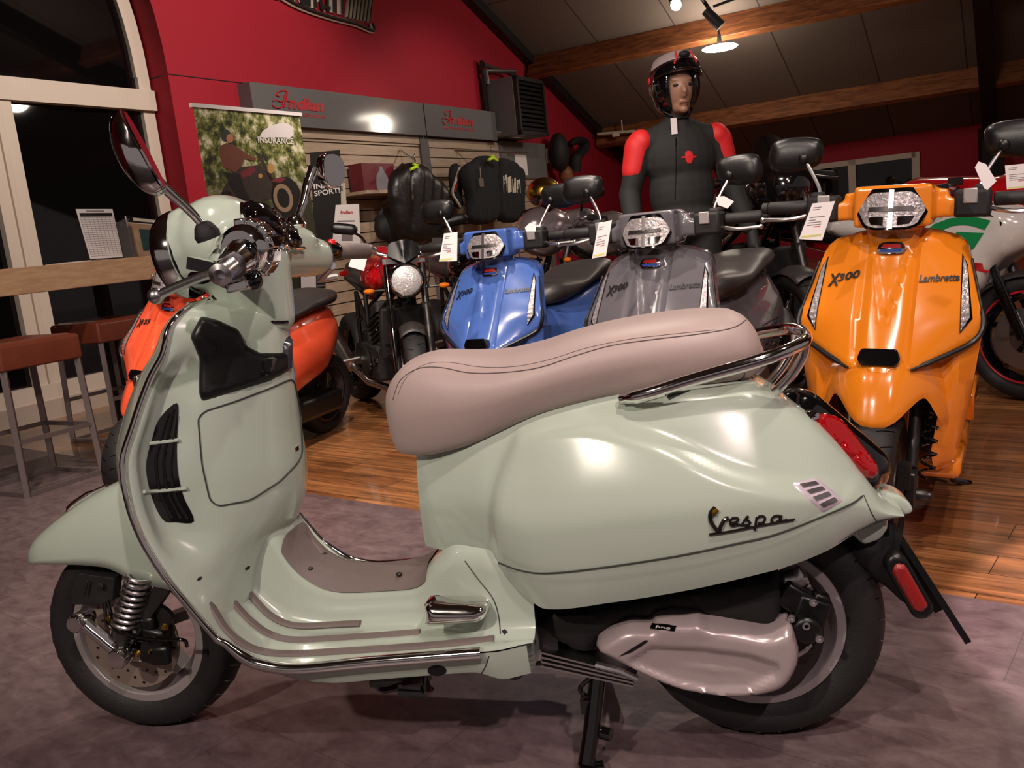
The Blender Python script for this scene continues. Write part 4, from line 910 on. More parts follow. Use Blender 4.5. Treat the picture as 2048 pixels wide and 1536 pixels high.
g.box(ccp, (.06, .045, .11), Matrix.Rotation(.35, 3, 'Y')); g.lathe([(.0, -.03), (.026, -.03), (.028, -.01), (.028, .02)], U(1610, 1250, y=-.11), (0, 1, 0), 20); g.box(U(1590, 1195, y=-.1), (.06, .04, .05), Matrix.Rotation(.6, 3, 'Y')); g.box(U(1630, 1222, y=-.1), (.03, .03, .08), Matrix.Rotation(.4, 3, 'Y')); g.build('rear_caliper', M['black'], V, bevel=.006)
for q in ((1626, 1203), (1638, 1276), (1588, 1292), (1563, 1252), (1582, 1235), (1612, 1250)): g = MB(); g.lathe([(.0075, 0), (.0075, .006), (.004, .007), (.004, .002)], U(q[0], q[1], y=-.138), (0, -1, 0), 10); g.build('bolt', M['satin'], V)
g = MB(); g.tube([U(1622, 1288, y=-.12), U(1612, 1300, y=-.125), U(1596, 1310, y=-.12)], .0045, 8); g.build('brake_pipe', M['satin'], V)
g = MB(); g.lathe([(.03, -.09), (.12, -.088), (.12, -.084), (.03, -.08)], RWc, (0, 1, 0), 40); g.build('rear_disc', M['steel'], V)
g = MB(); g.relief(rpoly(px2([(1555, 1160), (1600, 1140), (1625, 1175), (1600, 1200), (1570, 1215)], -.11), .01), (0, -.09, 0), (1, 0, 0), (0, 0, 1), .012, dome(.02, .012), -.02); g.build('shock_guard', M['satin'], V)
# stands
ft0 = Vector((.345, -.185, .004)); g = MB(); tp = U(1196, 1345, y=-.12); g.tube(cr([tp, tp.lerp(ft0, .5)+Vector((0.0, 0, .0)), ft0+Vector((.0, 0, .02))], 5), .017, 12); g.tube([ft0+Vector((-.015, -.01, .012)), ft0+Vector((.03, .01, .008))], .014, 10)
g.tube([tp+Vector((0, .24, 0)), Vector((.345, .185, .02))], .015, 10); g.tube([tp+Vector((0, -.01, 0)), tp+Vector((0, .25, 0))], .014, 10); g.tube([(.35, -.16, .07), (.35, .16, .07)], .010, 10)
g.tube([U(1192, 1462, y=-.15), U(1222, 1470, y=-.16)], .013, 10); g.tube(cr([U(1180, 1356, y=-.13), U(1162, 1372, y=-.14), U(1163, 1385, y=-.14), U(1178, 1395, y=-.14)], 5), .005, 8); g.box(U(1172, 1410, y=-.14), (.02, .02, .03))
g.build('centre_stand', M['gloss'], V)
g = MB(); g.tube(cr([U(750, 1366, y=-.16), U(770, 1378, y=-.17), U(805, 1372, y=-.18), U(845, 1376, y=-.19)], 5), .009, 8); g.tube([U(810, 1366, y=-.18), U(850, 1360, y=-.19), U(858, 1378, y=-.19), U(848, 1386, y=-.19), U(800, 1384, y=-.18)], .011, 8); g.bar(U(745, 1362, y=-.16), U(858, 1358, y=-.17), .03, .012); g.build('side_stand', M['gloss'], V)
# tail lamp
g = MB(); tl = cr([(-.075, -.035), (-.07, .03), (-.03, .042), (.06, .04), (.095, .022), (.10, -.02), (.07, -.038), (0, -.042)], 5, True)
g = Blob(); g.cap((.79, -.0, .642), (.905, 0, .538), .062, .052); g.cap((.79, -.055, .622), (.895, -.045, .525), .036, .034); g.cap((.79, .055, .622), (.895, .045, .525), .036, .034); tb = g.build('', None, None, .006, 6, ret=True); BV_T = tb.bvh(); tlo = tb.build('tail_lamp', M['gloss'], V, 80, weld=False)
g = MB(); patch(g, BV_T, cr([(1636, 828), (1665, 832), (1690, 852), (1722, 892), (1748, 926), (1752, 945), (1744, 958), (1728, 952), (1700, 920), (1660, 880), (1632, 852)], 4, True), .014, 6, 10); g.build('red_lens', M['red_lens'], tlo, 60)
g = MB(); patch(g, BV_T, cr([(1585, 845), (1605, 822), (1634, 826), (1628, 852), (1600, 856)], 4, True), .014, 6, 6); g.build('chrome_surround', M['chrome'], tlo, 60)
# badge, side reflector, lettering
g = MB(); patch(g, BV_R, rpoly([(1582, 966), (1634, 955), (1688, 1002), (1646, 1026)], 7), .0025, 6, 4); gr = g.build('cowl_grille_badge', mat('pale_badge', (216, 200, 212), .25, .2, 1), V)
g = MB()
for k in range(4):
    t0 = k/4+.06; a_ = np.array([1590, 968])*(1-t0)+np.array([1643, 1018])*t0; b_ = np.array([1632, 960])*(1-t0)+np.array([1680, 1000])*t0; e_ = (b_-a_); s_ = np.array([7, 6.5])
    patch(g, BV_R, [a_+e_*.1, a_+e_*.85, a_+e_*.85+s_, a_+e_*.1+s_], .0045, 4)
g.build('badge_slot', M['satin'], gr)
def script(mb, bv, strokes, r, off=.002, flat=1):
    for pts in strokes:
        P = []
        for q in cr(pts, 6):
            p, n_ = hit(bv, *q)
            if p is not None: P.append(p+n_*off)
        if len(P) > 1: mb.tube(P, r, 8)
g = MB()
script(g, BV_R, [[(1430, 1014), (1421, 1025), (1421, 1040), (1428, 1053), (1437, 1061), (1442, 1050), (1449, 1039), (1457, 1035)]], .0036)
script(g, BV_R, [[(1461, 1046), (1474, 1042), (1475, 1036), (1466, 1035), (1460, 1042), (1463, 1051), (1476, 1048), (1482, 1049), (1490, 1038), (1495, 1032), (1494, 1039), (1500, 1045), (1492, 1050), (1484, 1048)], [(1513, 1033), (1511, 1046), (1509, 1060)], [(1512, 1038), (1520, 1031), (1529, 1034), (1527, 1043), (1516, 1046)], [(1560, 1031), (1549, 1031), (1542, 1039), (1548, 1045), (1557, 1040), (1562, 1031), (1561, 1041), (1573, 1038)]], .0021)
script(g, BV_R, [[(1418, 1068), (1460, 1062), (1520, 1050), (1588, 1038)]], .0022)
g.build('script_emblem', mat('dark_chrome', (70, 64, 62), .2, .9), V)
g = MB(); script(g, BV_R, [[(1434, 1017), (1428, 1022), (1427, 1028)]], .005, .003); g.build('emblem_tip', M['gold'], V)
# number plate carrier
c0 = Blob(); c0.cap(U(1735, 1098, y=-.02), U(1775, 1135, y=-.02), .045, .035); c0.cap(U(1775, 1135, y=-.02), U(1815, 1190, y=-.02), .03, .018); c0.cap(U(1760, 1075, y=0), U(1790, 1120, y=0), .04, .03); c0.build('plate_carrier', M['matte'], V, .006, 5)
p0, p1 = U(1800, 1075, y=0), U(1918, 1257, y=0); g = MB(); g.bar(p0, p1, .12, .012, (1, 0, .4)); g.bar(p0.lerp(p1, .08)+Vector((-.014, 0, -.0)), p0.lerp(p1, .72)+Vector((-.014, 0, 0)), .07, .02, (1, 0, .4)); g.build('number_plate_bracket', M['black'], V)
r0_, r1_ = U(1798, 1138, y=-.075), U(1838, 1208, y=-.075); e_ = (r0_-r1_).normalized(); side = Vector((e_.z, 0, -e_.x)); ln = (r0_-r1_).length/2
for (R_, D_, k_, nm, mm) in ((.021, .006, 1.25, 'reflector_housing', 'black'), (.016, .012, 1.0, 'side_reflector', 'redref')):
    pl = [(R_*math.cos(t), ln*k_+R_*math.sin(t)) for t in np.linspace(0, PI, 12)]+[(R_*math.cos(t), -ln*k_+R_*math.sin(t)) for t in np.linspace(PI, 2*PI, 12)]
    g = MB(); ex_ = side if side.cross(e_).y < 0 else -side; g.relief(pl, (r0_+r1_)/2, ex_, e_, .006, dome(.012, D_), -.03 if nm != 'side_reflector' else 0); g.build(nm, M[mm], V, 60)
g = MB(); g.bar(U(1815, 1165, y=-.05), U(1845, 1160, y=0), .015, .02); g.build('reflector_arm', M['black'], V)

# ================================================================== the row of modern scooters facing the camera (frame: +x forward, +y their left, origin under the front wheel)
ZL = dict(x0=pch([.26, .434, .55, .624, .70, .80, .89, .93, .95], [.10, .115, .07, .018, -.035, -.10, -.155, -.178, -.19]), xe=pch([.26, .31, .5, .60, .692, .80, .897, .95], [-.15, -.145, -.12, -.11, -.108, -.165, -.232, -.25]))
def wsh(z): return float(pch([.26, .30, .45, .62, .692, .80, .86, .897, .925, .94], [.165, .185, .212, .234, .238, .212, .198, .186, .155, .10])(z))
def fx(y, z):
    x0, xe, w_ = ZL['x0'](z), ZL['xe'](z), wsh(z); t = min(1.15, abs(y)/w_)
    x = x0+(xe-x0)*t**1.7
    if z > .60:
        x -= .010*float(sst((.075-abs(y))/.012)-sst((.062-abs(y))/.012))*1.0
        v = (z-.70)/.2*.05
        if v > 0: x -= .009*float(sst((v-abs(y))/.010+.5))*float(sst((.90-z)/.02))
    return x
def scooter(name_label, col, pose, num, steer=0):
    x, y, th, ln = pose
    T = thing('motor_scooter', name_label, 'scooter', (x, y, 0), (-ln, 0, th), None)
    P = mat('paint', col, .2, 0, 1, .015, 3)
    def rel(poly, h, back, step=.016): g = MB(); g.relief(poly, (0, 0, 0), (0, 1, 0), (0, 0, 1), step, h, back); return g
    # upper shield
    up = [(wsh(z), z) for z in np.linspace(.665, .94, 16)]; up = [(.03, .575), (.08, .583), (.15, .615)]+[(.225, .652)]+up+[(.05, .948)]
    up = up+[(-a, b) for a, b in up[::-1]]
    fs = rel(up, lambda u_, v_, d: fx(u_, v_)+.006*min(1, d/.008)**.5-.006, lambda u_, v_: fx(u_, v_)-.05, .011); fs.build('front_shield', P, T, 35)
    # lower apron with the wheel arch
    lo = [(.236, .66), (.232, .62), (.212, .45), (.19, .32), (.165, .262), (.135, .27), (.128, .34), (.15, .50), (.12, .56), (.06, .585)]
    lo = [(wsh(.66)-.001, .655)]+lo[1:]; lo = lo+[(-a, b) for a, b in lo[::-1]]
    rel(lo, lambda u_, v_, d: fx(u_, v_)*1-.012+(.05*float(sst((abs(u_)-.14)/.05))-.05)*float(sst((.66-v_)/.06)), lambda u_, v_: -.20).build('lower_apron', P, T, 35)
    # nose cowl over the wheel
    no = cr([(0, .612), (.08, .606), (.14, .585), (.168, .53), (.172, .47), (.162, .425), (.145, .45), (.118, .505), (.095, .50), (.05, .455), (0, .432)], 3)
    no = [tuple(p) for p in no]; no = no+[(-a, b) for a, b in no[::-1][1:-1]]
    def nh(u_, v_, d):
        xc = float(pch([.42, .434, .50, .56, .612], [.112, .115, .098, .068, .025])(v_)); 
        return xc-.20*(abs(u_)/.172)**2.2-.006*(1-min(1, d/.01))-.004*float(sst((.035-abs(u_))/.01))
    rel(no, nh, lambda u_, v_: nh(u_, v_, 1)-.03, .011).build('nose_cowl', P, T, 50)
    g = MB(); g.prism(rpoly([(-.055, 0), (-.045, .026), (.045, .026), (.055, 0), (.045, -.02), (-.045, -.02)], .008), (.012, 0, .610), (0, 1, 0), (-.25, 0, 1), -.05, .03); g.build('horn_grille', M['gloss'], T, bevel=.004)
    for s_ in (-1, 1):
        g = MB(); P_ = cr([(fx(.2, .85)-.002, s_*(wsh(.86)+.003), .86), (fx(.22, .76)-.004, s_*(wsh(.76)+.003), .76), (fx(.232, .69)-.0, s_*(wsh(.69)+.002), .69), (fx(.215, .648)+.002, s_*.216, .647), (fx(.15, .613)+.004, s_*.15, .614), (fx(.085, .585)+.006, s_*.08, .586)], 6)
        g.tube(P_, [.0035]*9+[.0075]*(len(P_)-12)+[.004]*3, 8); g.build('trim_strip', M['black'], T)
        # indicator strip
        po = [(s_*.176, .875), (s_*.192, .845), (s_*.214, .71), (s_*.186, .672), (s_*.184, .72)]
        g = MB(); g.relief(po, (0, 0, 0), (0, 1, 0), (0, 0, 1), .012, lambda u_, v_, d: fx(u_, v_)+.004, lambda u_, v_: fx(u_, v_)-.004); ii = g.build('indicator', M['gloss'], T)
        c_ = np.mean(po, 0); po2 = [tuple(c_+(np.array(p)-c_)*np.array([.72, .93])) for p in po]
        g = MB(); g.relief(po2, (0, 0, 0), (0, 1, 0), (0, 0, 1), .008, lambda u_, v_, d: fx(u_, v_)+.0065+.0015*math.sin(v_*420), lambda u_, v_: fx(u_, v_)); g.build('indicator_lens', M['clear'], ii, 20)
    # badge and lettering
    hn = lambda yy, zz: (ZL['x0'](zz+.005)-ZL['x0'](zz-.005))/.01
    g = MB(); g.relief(cr([(-.036, .896), (-.024, .912), (.024, .912), (.036, .896), (.028, .882), (-.028, .882)], 3, True), (0, 0, 0), (0, 1, 0), (0, 0, 1), .006, lambda u_, v_, d: fx(u_, v_)+.009, lambda u_, v_: fx(u_, v_)-.004); bd_ = g.build('front_badge', M['chrome'], T)
    g = MB(); g.relief([(-.026, .898), (-.02, .908), (.022, .908), (.026, .898)], (0, 0, 0), (0, 1, 0), (0, 0, 1), .006, lambda u_, v_, d: fx(u_, v_)+.0105, lambda u_, v_: fx(u_, v_)); g.build('badge_upper_band', mat('badge_red', (180, 40, 40), .3), bd_)
    g = MB(); g.relief([(-.026, .886), (-.029, .894), (.029, .894), (.026, .886)], (0, 0, 0), (0, 1, 0), (0, 0, 1), .006, lambda u_, v_, d: fx(u_, v_)+.0105, lambda u_, v_: fx(u_, v_)); g.build('badge_lower_band', mat('badge_blue', (50, 80, 160), .3), bd_)
    def face_text(txt, yl, z, W, H, nm, slope=0, m_=None):
        t = MB(); t.text(txt, (0, 0, 0), (1, 0, 0), (0, 1, 0), .7, 0, .15, .03, False); A = np.array(t.v); lo_, hi = A.min(0), A.max(0); s = hi-lo_
        g = MB(); v = []
        for p in t.v:
            u_ = (p[0]-lo_[0])/s[0]; w_ = (p[1]-lo_[1])/s[1]; yy = yl+u_*W; zz_ = z+w_*H+u_*slope; v.append((fx(yy, zz_)+.005, yy, zz_))
        g.add(v, t.f); return g.build(nm, m_ or M['steel'], T)
    face_text('X', -.165, .792, .034, .034, 'number_emblem', .004); face_text(num, -.138, .806, .062, .020, 'number_emblem', .014)
    face_text('Lambretta', .078, .806, .098, .019, 'name_emblem', 0, M['black'])
    # headlight and bar cover
    b = Blob(); b.box((-.20, 0, 1.012), (.11, .20, .115)); b.box((-.235, 0, 1.015), (.07, .27, .075)); b.box((-.225, 0, 1.0), (.06, .33, .05)); b.cap((-.22, -.03, .97), (-.215, -.03, .90), .045, .045); b.cap((-.22, .03, .97), (-.215, .03, .90), .045, .045)
    b.build('bar_cover', P, T, .007, 7)
    hx = [(-.058, 1.064), (.058, 1.064), (.082, 1.045), (.104, 1.004), (.078, .955), (.05, .946), (-.05, .946), (-.078, .955), (-.104, 1.004), (-.082, 1.045)]
    hx = [(a*.93, 1.005+(b_-1.005)*.95) for a, b_ in hx]
    fh = lambda dx: (lambda u_, v_, d: -.122+dx-.03*(abs(u_)/.1)**2-.25*(v_-1.0))
    g = MB(); g.relief(rpoly(hx, .012), (0, 0, 0), (0, 1, 0), (0, 0, 1), .012, fh(0), -.19); h_ = g.build('headlight', M['gloss'], T)
    h2 = [(a*.90, 1.003+(b_-1.005)*.84) for a, b_ in hx]
    g = MB(); g.relief(rpoly(h2, .008), (0, 0, 0), (0, 1, 0), (0, 0, 1), .008, fh(.004), -.15); g.build('headlight_lens', M['clear'], h_)
    for yy, zz, wy, wz in ((0, 1.032, .006, .05), (0, .975, .006, .045)): g = MB(); g.relief([(yy-wy, zz-wz/2), (yy+wy, zz-wz/2), (yy+wy, zz+wz/2), (yy-wy, zz+wz/2)], (0, 0, 0), (0, 1, 0), (0, 0, 1), .01, fh(.007), -.14); g.build('lens_divider', M['satin'], h_)
    for s_ in (-1, 1): g = MB(); g.relief([(s_*.018, .985), (s_*.018, .962), (s_*.05, .965), (s_*.06, .985)], (0, 0, 0), (0, 1, 0), (0, 0, 1), .01, fh(.006), -.14); g.build('reflector_bowl', M['chrome'], h_)
    g = MB(); g.relief([(-.06, 1.0), (-.056, 1.012), (.056, 1.012), (.06, 1.0)], (0, 0, 0), (0, 1, 0), (0, 0, 1), .01, fh(.007), -.14); g.build('light_bar', M['steel'], h_)
    for s_ in (-1, 1):
        g = MB(); g.box((-.225, s_*.195, 1.01), (.075, .09, .075)); g.box((-.235, s_*.215, 1.045), (.05, .04, .03)); hsg = g.build('switch_box', M['matte'], T, bevel=.010)
        g = MB(); g.box((-.186, s_*.19, 1.03), (.006, .035, .04)); g.build('reservoir_cap', M['rim'], hsg, bevel=.003)
        g = MB(); g.lathe([(.016, 0), (.019, .004), (.019, .115), (.016, .12)], (-.245, s_*.245, 1.018), (-.12, s_, 0), 16); g.lathe([(.017, .122), (.017, .138), (.01, .142)], (-.245, s_*.245, 1.018), (-.12, s_, 0), 14); g.build('hand_grip', M['rubber'], T)
        g = MB(); g.tube(cr([(-.215, s_*.235, .995), (-.19, s_*.29, .985), (-.20, s_*.345, .985), (-.21, s_*.37, .985)], 4), .006, 8); g.ball((-.21, s_*.37, .985), .009); g.build('lever', M['satin'], T)
        g = MB(); g.tube(cr([(-.235, s_*.21, 1.05), (-.245, s_*.215, 1.075), (-.26, s_*.245, 1.13), (-.265, s_*.258, 1.15)], 4), .0055, 8); ms_ = g.build('mirror_stem', M['satin'], T)
        g = MB(); nrm = Vector((1, -.10*s_, .05)).normalized(); ex_ = (Vector((0, 1, 0))-nrm*nrm.y).normalized(); ey_ = nrm.cross(ex_)
        el = cr([(1.12*a_, 1.12*b_) for a_, b_ in ((-.05*s_, -.034), (-.066*s_, .0), (-.058*s_, .034), (0, .044), (.058*s_, .036), (.074*s_, .0), (.064*s_, -.038), (.01*s_, -.046))], 4, True)
        if s_ < 0: el = el[::-1]
        g.relief(el, (-.275, s_*.285, 1.175), ex_, ey_, .011, dome(.046, .024), -.008); g.lathe([(.014, -.0), (.014, .02), (.008, .024)], (-.268, s_*.262, 1.16), (1, 0, 0), 14); g.build('mirror_head', M['black'], T, 60)
    # front wheel, fork, mudguard
    g = tyre((0, 0, .235), .235, .12, .155, seg=48); g.mi = 1; treads(g, (0, 0, .235), .235, .06, 26); g.build('front_tyre', [M['rubber'], M['gloss']], T, 60)
    rimset(T, (0, 0, .235), .155, .046, 5, M['steel'])
    g = MB(); g.tube([(-.12, .085, .56), (-.035, .085, .30)], .016, 12); g.box((-.01, .088, .25), (.07, .03, .10)); g.lathe([(0, 0), (.016, 0), (.016, .03), (.011, .036), (.011, .05), (0, .05)], (0, .095, .235), (0, 1, 0), 16); g.tube([(-.12, -.085, .56), (-.035, -.085, .30)], .016, 12); g.build('fork', M['steel'], T, bevel=.006)
    g = MB(); hxp = [(-.11+.085*k/70+.02*math.cos(2*PI*k/10)*.6, .125+.02*math.sin(2*PI*k/10), .52-.24*k/70) for k in range(71)]; g.tube(hxp, .004, 6); g.build('suspension_spring', M['gloss'], T)
    g = MB(); g.lathe([(.05, .052), (.10, .052), (.10, .056), (.05, .056)], (0, 0, .235), (0, 1, 0), 32, closed=True); g.box((.045, .075, .30), (.04, .03, .07)); g.build('brake_disc', M['steel'], T)
    # floor, flanks, rear body
    g = MB(); g.box((-.45, 0, .265), (.55, .40, .07)); g.box((-.38, 0, .42), (.30, .12, .25)); g.build('floorboard', P, T, bevel=.02)
    g = MB(); g.relief(rpoly([(-.24, .31), (-.24, .87), (-.30, .88), (-.33, .7), (-.34, .5), (-.44, .31)], .02), (0, -.0, 0), (1, 0, 0), (0, 0, 1), .03, lambda u_, v_, d: .15, -.15); g.build('leg_shield_back', M['black'], T, bevel=.01)
    zt = pch([-.60, -.75, -.95, -1.15, -1.3, -1.42][::-1], [.70, .735, .77, .79, .785, .74][::-1]); zb = pch([-.60, -.75, -.95, -1.15, -1.3, -1.42][::-1], [.30, .33, .40, .45, .52, .62][::-1]); ww = pch([-.60, -.66, -.75, -.95, -1.15, -1.3, -1.40, -1.42][::-1], [.13, .16, .185, .205, .195, .15, .08, .02][::-1])
    g = MB()
    def s2(x_):
        a_, b_, w_ = zb(x_), zt(x_), ww(x_); return [(x_, -w_*(.86+.14*math.sin(PI*min(1, t*1.5)))*(1-.25*float(sst((t-.55)/.45)))*(max(0, 1-t**9))**.4, a_+(b_-a_)*t) for t in np.linspace(0, 1, 22)]
    g.grid([s2(x_) for x_ in np.linspace(-.60, -1.42, 40)]); g.grid([s2(-.60), [(p[0], 0, p[2]) for p in s2(-.60)]]); g.grid([[(x_, -ww(x_)*.85, zb(x_)+.005), (x_, 0, zb(x_)+.01)] for x_ in np.linspace(-.6, -1.42, 16)]); g.mirror(); bvr = g.bvh(); g.build('rear_body', P, T, 50)
    sbt = pch([-.58, -.66, -.9, -1.2, -1.36, -1.42][::-1], [.70, .70, .745, .775, .785, .82][::-1]); stt = pch([-.58, -.60, -.68, -.85, -.98, -1.1, -1.3, -1.40, -1.42][::-1], [.74, .775, .805, .80, .825, .855, .865, .855, .83][::-1]); sww = pch([-.58, -.60, -.68, -.85, -1.1, -1.3, -1.4, -1.42][::-1], [.03, .08, .125, .155, .155, .13, .08, .03][::-1])
    def s3(x_):
        b_, t, w_ = sbt(x_), stt(x_), sww(x_); return [(x_, -w_*abs(math.cos(q))**.5 if abs(q) < PI/2-.01 else 0, (b_+t)/2+(t-b_)/2*math.copysign(abs(math.sin(q))**.9, q)) for q in np.linspace(-PI/2, PI/2, 20)]
    g = MB(); g.grid([s3(x_) for x_ in np.linspace(-.58, -1.42, 44)]); g.mirror(); g.build('seat', M['seatdk'], T, 60)
    g = tyre((-1.38, 0, .24), .24, .13, .155, seg=40); g.build('rear_tyre', M['rubber'], T, 60); rimset(T, (-1.38, 0, .24), .155, .05, 5, M['steel'])
    g = MB(); g.box((-1.1, .12, .24), (.5, .10, .13)); g.build('engine_case', M['black'], T, bevel=.03); g = MB(); g.tube([(-.75, -.14, .2), (-1.0, -.19, .24), (-1.1, -.2, .27)], .02, 8); g.tube([(-1.1, -.2, .27), (-1.5, -.2, .36)], [.05, .055], 16); g.build('exhaust', M['matte'], T)
    g = MB(); g.tube([(-.8, .0, .25), (-.82, .15, .03), (-.86, .20, .012)], .012, 8); g.tube([(-.8, 0, .25), (-.80, -.1, .25)], .012, 8); g.build('side_stand', M['gloss'], T)
    for s_ in (-1, 1):
        g = MB(); g.prism([(-.62, .30), (-.56, .40), (-.80, .42), (-.84, .36), (-.70, .34)], (0, s_*.21-.015, 0), (1, 0, 0), (0, 0, 1), -.015, .015); g.build('footrest_bracket', P, T, bevel=.006)
    g = MB(); text_fit(g, '300', (-.78, .207, .50), (-1, 0, 0), .20, .07, .004, 0, -.01); 
    for zz_ in (.485, .585): g.box((-.88, .2105, zz_), (.26, .002, .004))
    g.v = [tuple(p) for p in g.v]; g.build('side_number', M['black'], T) if not steer else None
    if steer:
        pv_ = Vector((-.21, 0, .9)); R_ = Matrix.Translation(pv_) @ Matrix.Rotation(steer, 4, 'Z') @ Matrix.Translation(-pv_)
        for c_ in T.children:
            if c_.name.split('.')[0] in ('bar_cover', 'headlight', 'switch_box', 'hand_grip', 'lever', 'mirror_stem', 'mirror_head'): c_.matrix_local = R_
    return T
Y_ = scooter('orange yellow scooter at the right, behind the tail of the mint one', (226, 128, 28), (1.062, .798, -1.90, .060), '300')
B_ = scooter('mid blue scooter facing forward beyond the seat of the mint one', (70, 100, 170), (-.248, 1.745, -1.83, 0.0), '300')
G_ = scooter('slate grey scooter facing forward between the blue and the yellow ones', (92, 88, 94), (.42, 1.21, -1.91, .005), '300')
O_ = scooter('bright coral orange scooter half hidden behind the mint leg shield', (226, 84, 52), (-1.858, 1.72, -1.76, .17), '125', -.55)

# hanging price cards
def card(px4, dep, label, tall=True, group=None):
    P = [U(x, y, dep=dep) for x, y in px4]; T = thing('price_card' if tall else 'hang_tag', label, 'card', P[2], group=group)
    nrm = (P[1]-P[0]).cross(P[3]-P[0]).normalized()
    if nrm.dot(Vector(CAM)-P[0]) < 0: nrm = -nrm
    g = MB(); n_ = len(P); g.add(P+[p-nrm*.0012 for p in P], [tuple(range(n_)), tuple(range(n_, 2*n_))]+[(i, (i+1) % n_, n_+(i+1) % n_, n_+i) for i in range(n_)]); g.build('card_sheet', M['white'], T, world=True)
    A, Bv, D_ = P[0], P[1]-P[0], P[-1]-P[0]
    if tall:
        q = lambda u_, v_: A+Bv*u_+D_*v_+nrm*.0006
        for rows, mm, nm in ((((.12, .12, .35), (.12, .18, .3), (.12, .40, .45), (.12, .48, .3), (.12, .55, .6), (.12, .62, .3), (.5, .40, .3), (.35, .62, .4)), 'ink', 'printed_line'), (((.45, .68, .3),), 'inkred', 'red_figure'), (((.05, .92, .9), (.05, .955, .9)), 'inkyel', 'yellow_band')):
            g = MB()
            for u_, v_, L in rows: g.add([q(u_, v_), q(u_+L, v_), q(u_+L, v_+.022), q(u_, v_+.022)], [(0, 1, 2, 3)])
            g.build(nm, M[mm], T, world=True)
    return T
card([(1625, 407), (1670, 402), (1644, 481), (1598, 478)], 2.42, 'white price card hanging left of the yellow headlight')
card([(1197, 447), (1224, 440), (1212, 512), (1184, 517)], 2.95, 'white price card hanging left of the grey headlight')
card([(888, 467), (915, 464), (914, 522), (878, 523)], 3.45, 'white price card hanging left of the blue headlight')
card([(1950, 335), (1957, 323), (1972, 328), (1993, 362), (1975, 380), (1968, 376)], 2.25, 'small pointed white tag tied to the near grip of the yellow scooter', False)
card([(1432, 394), (1448, 392), (1468, 403), (1455, 417), (1436, 410)], 2.95, 'small pointed white tag tied to the mirror stem of the grey scooter', False)
card([(1050, 455), (1060, 445), (1072, 450), (1071, 463), (1052, 463)], 3.35, 'small pointed white tag tied beside the far grip of the blue scooter', False)

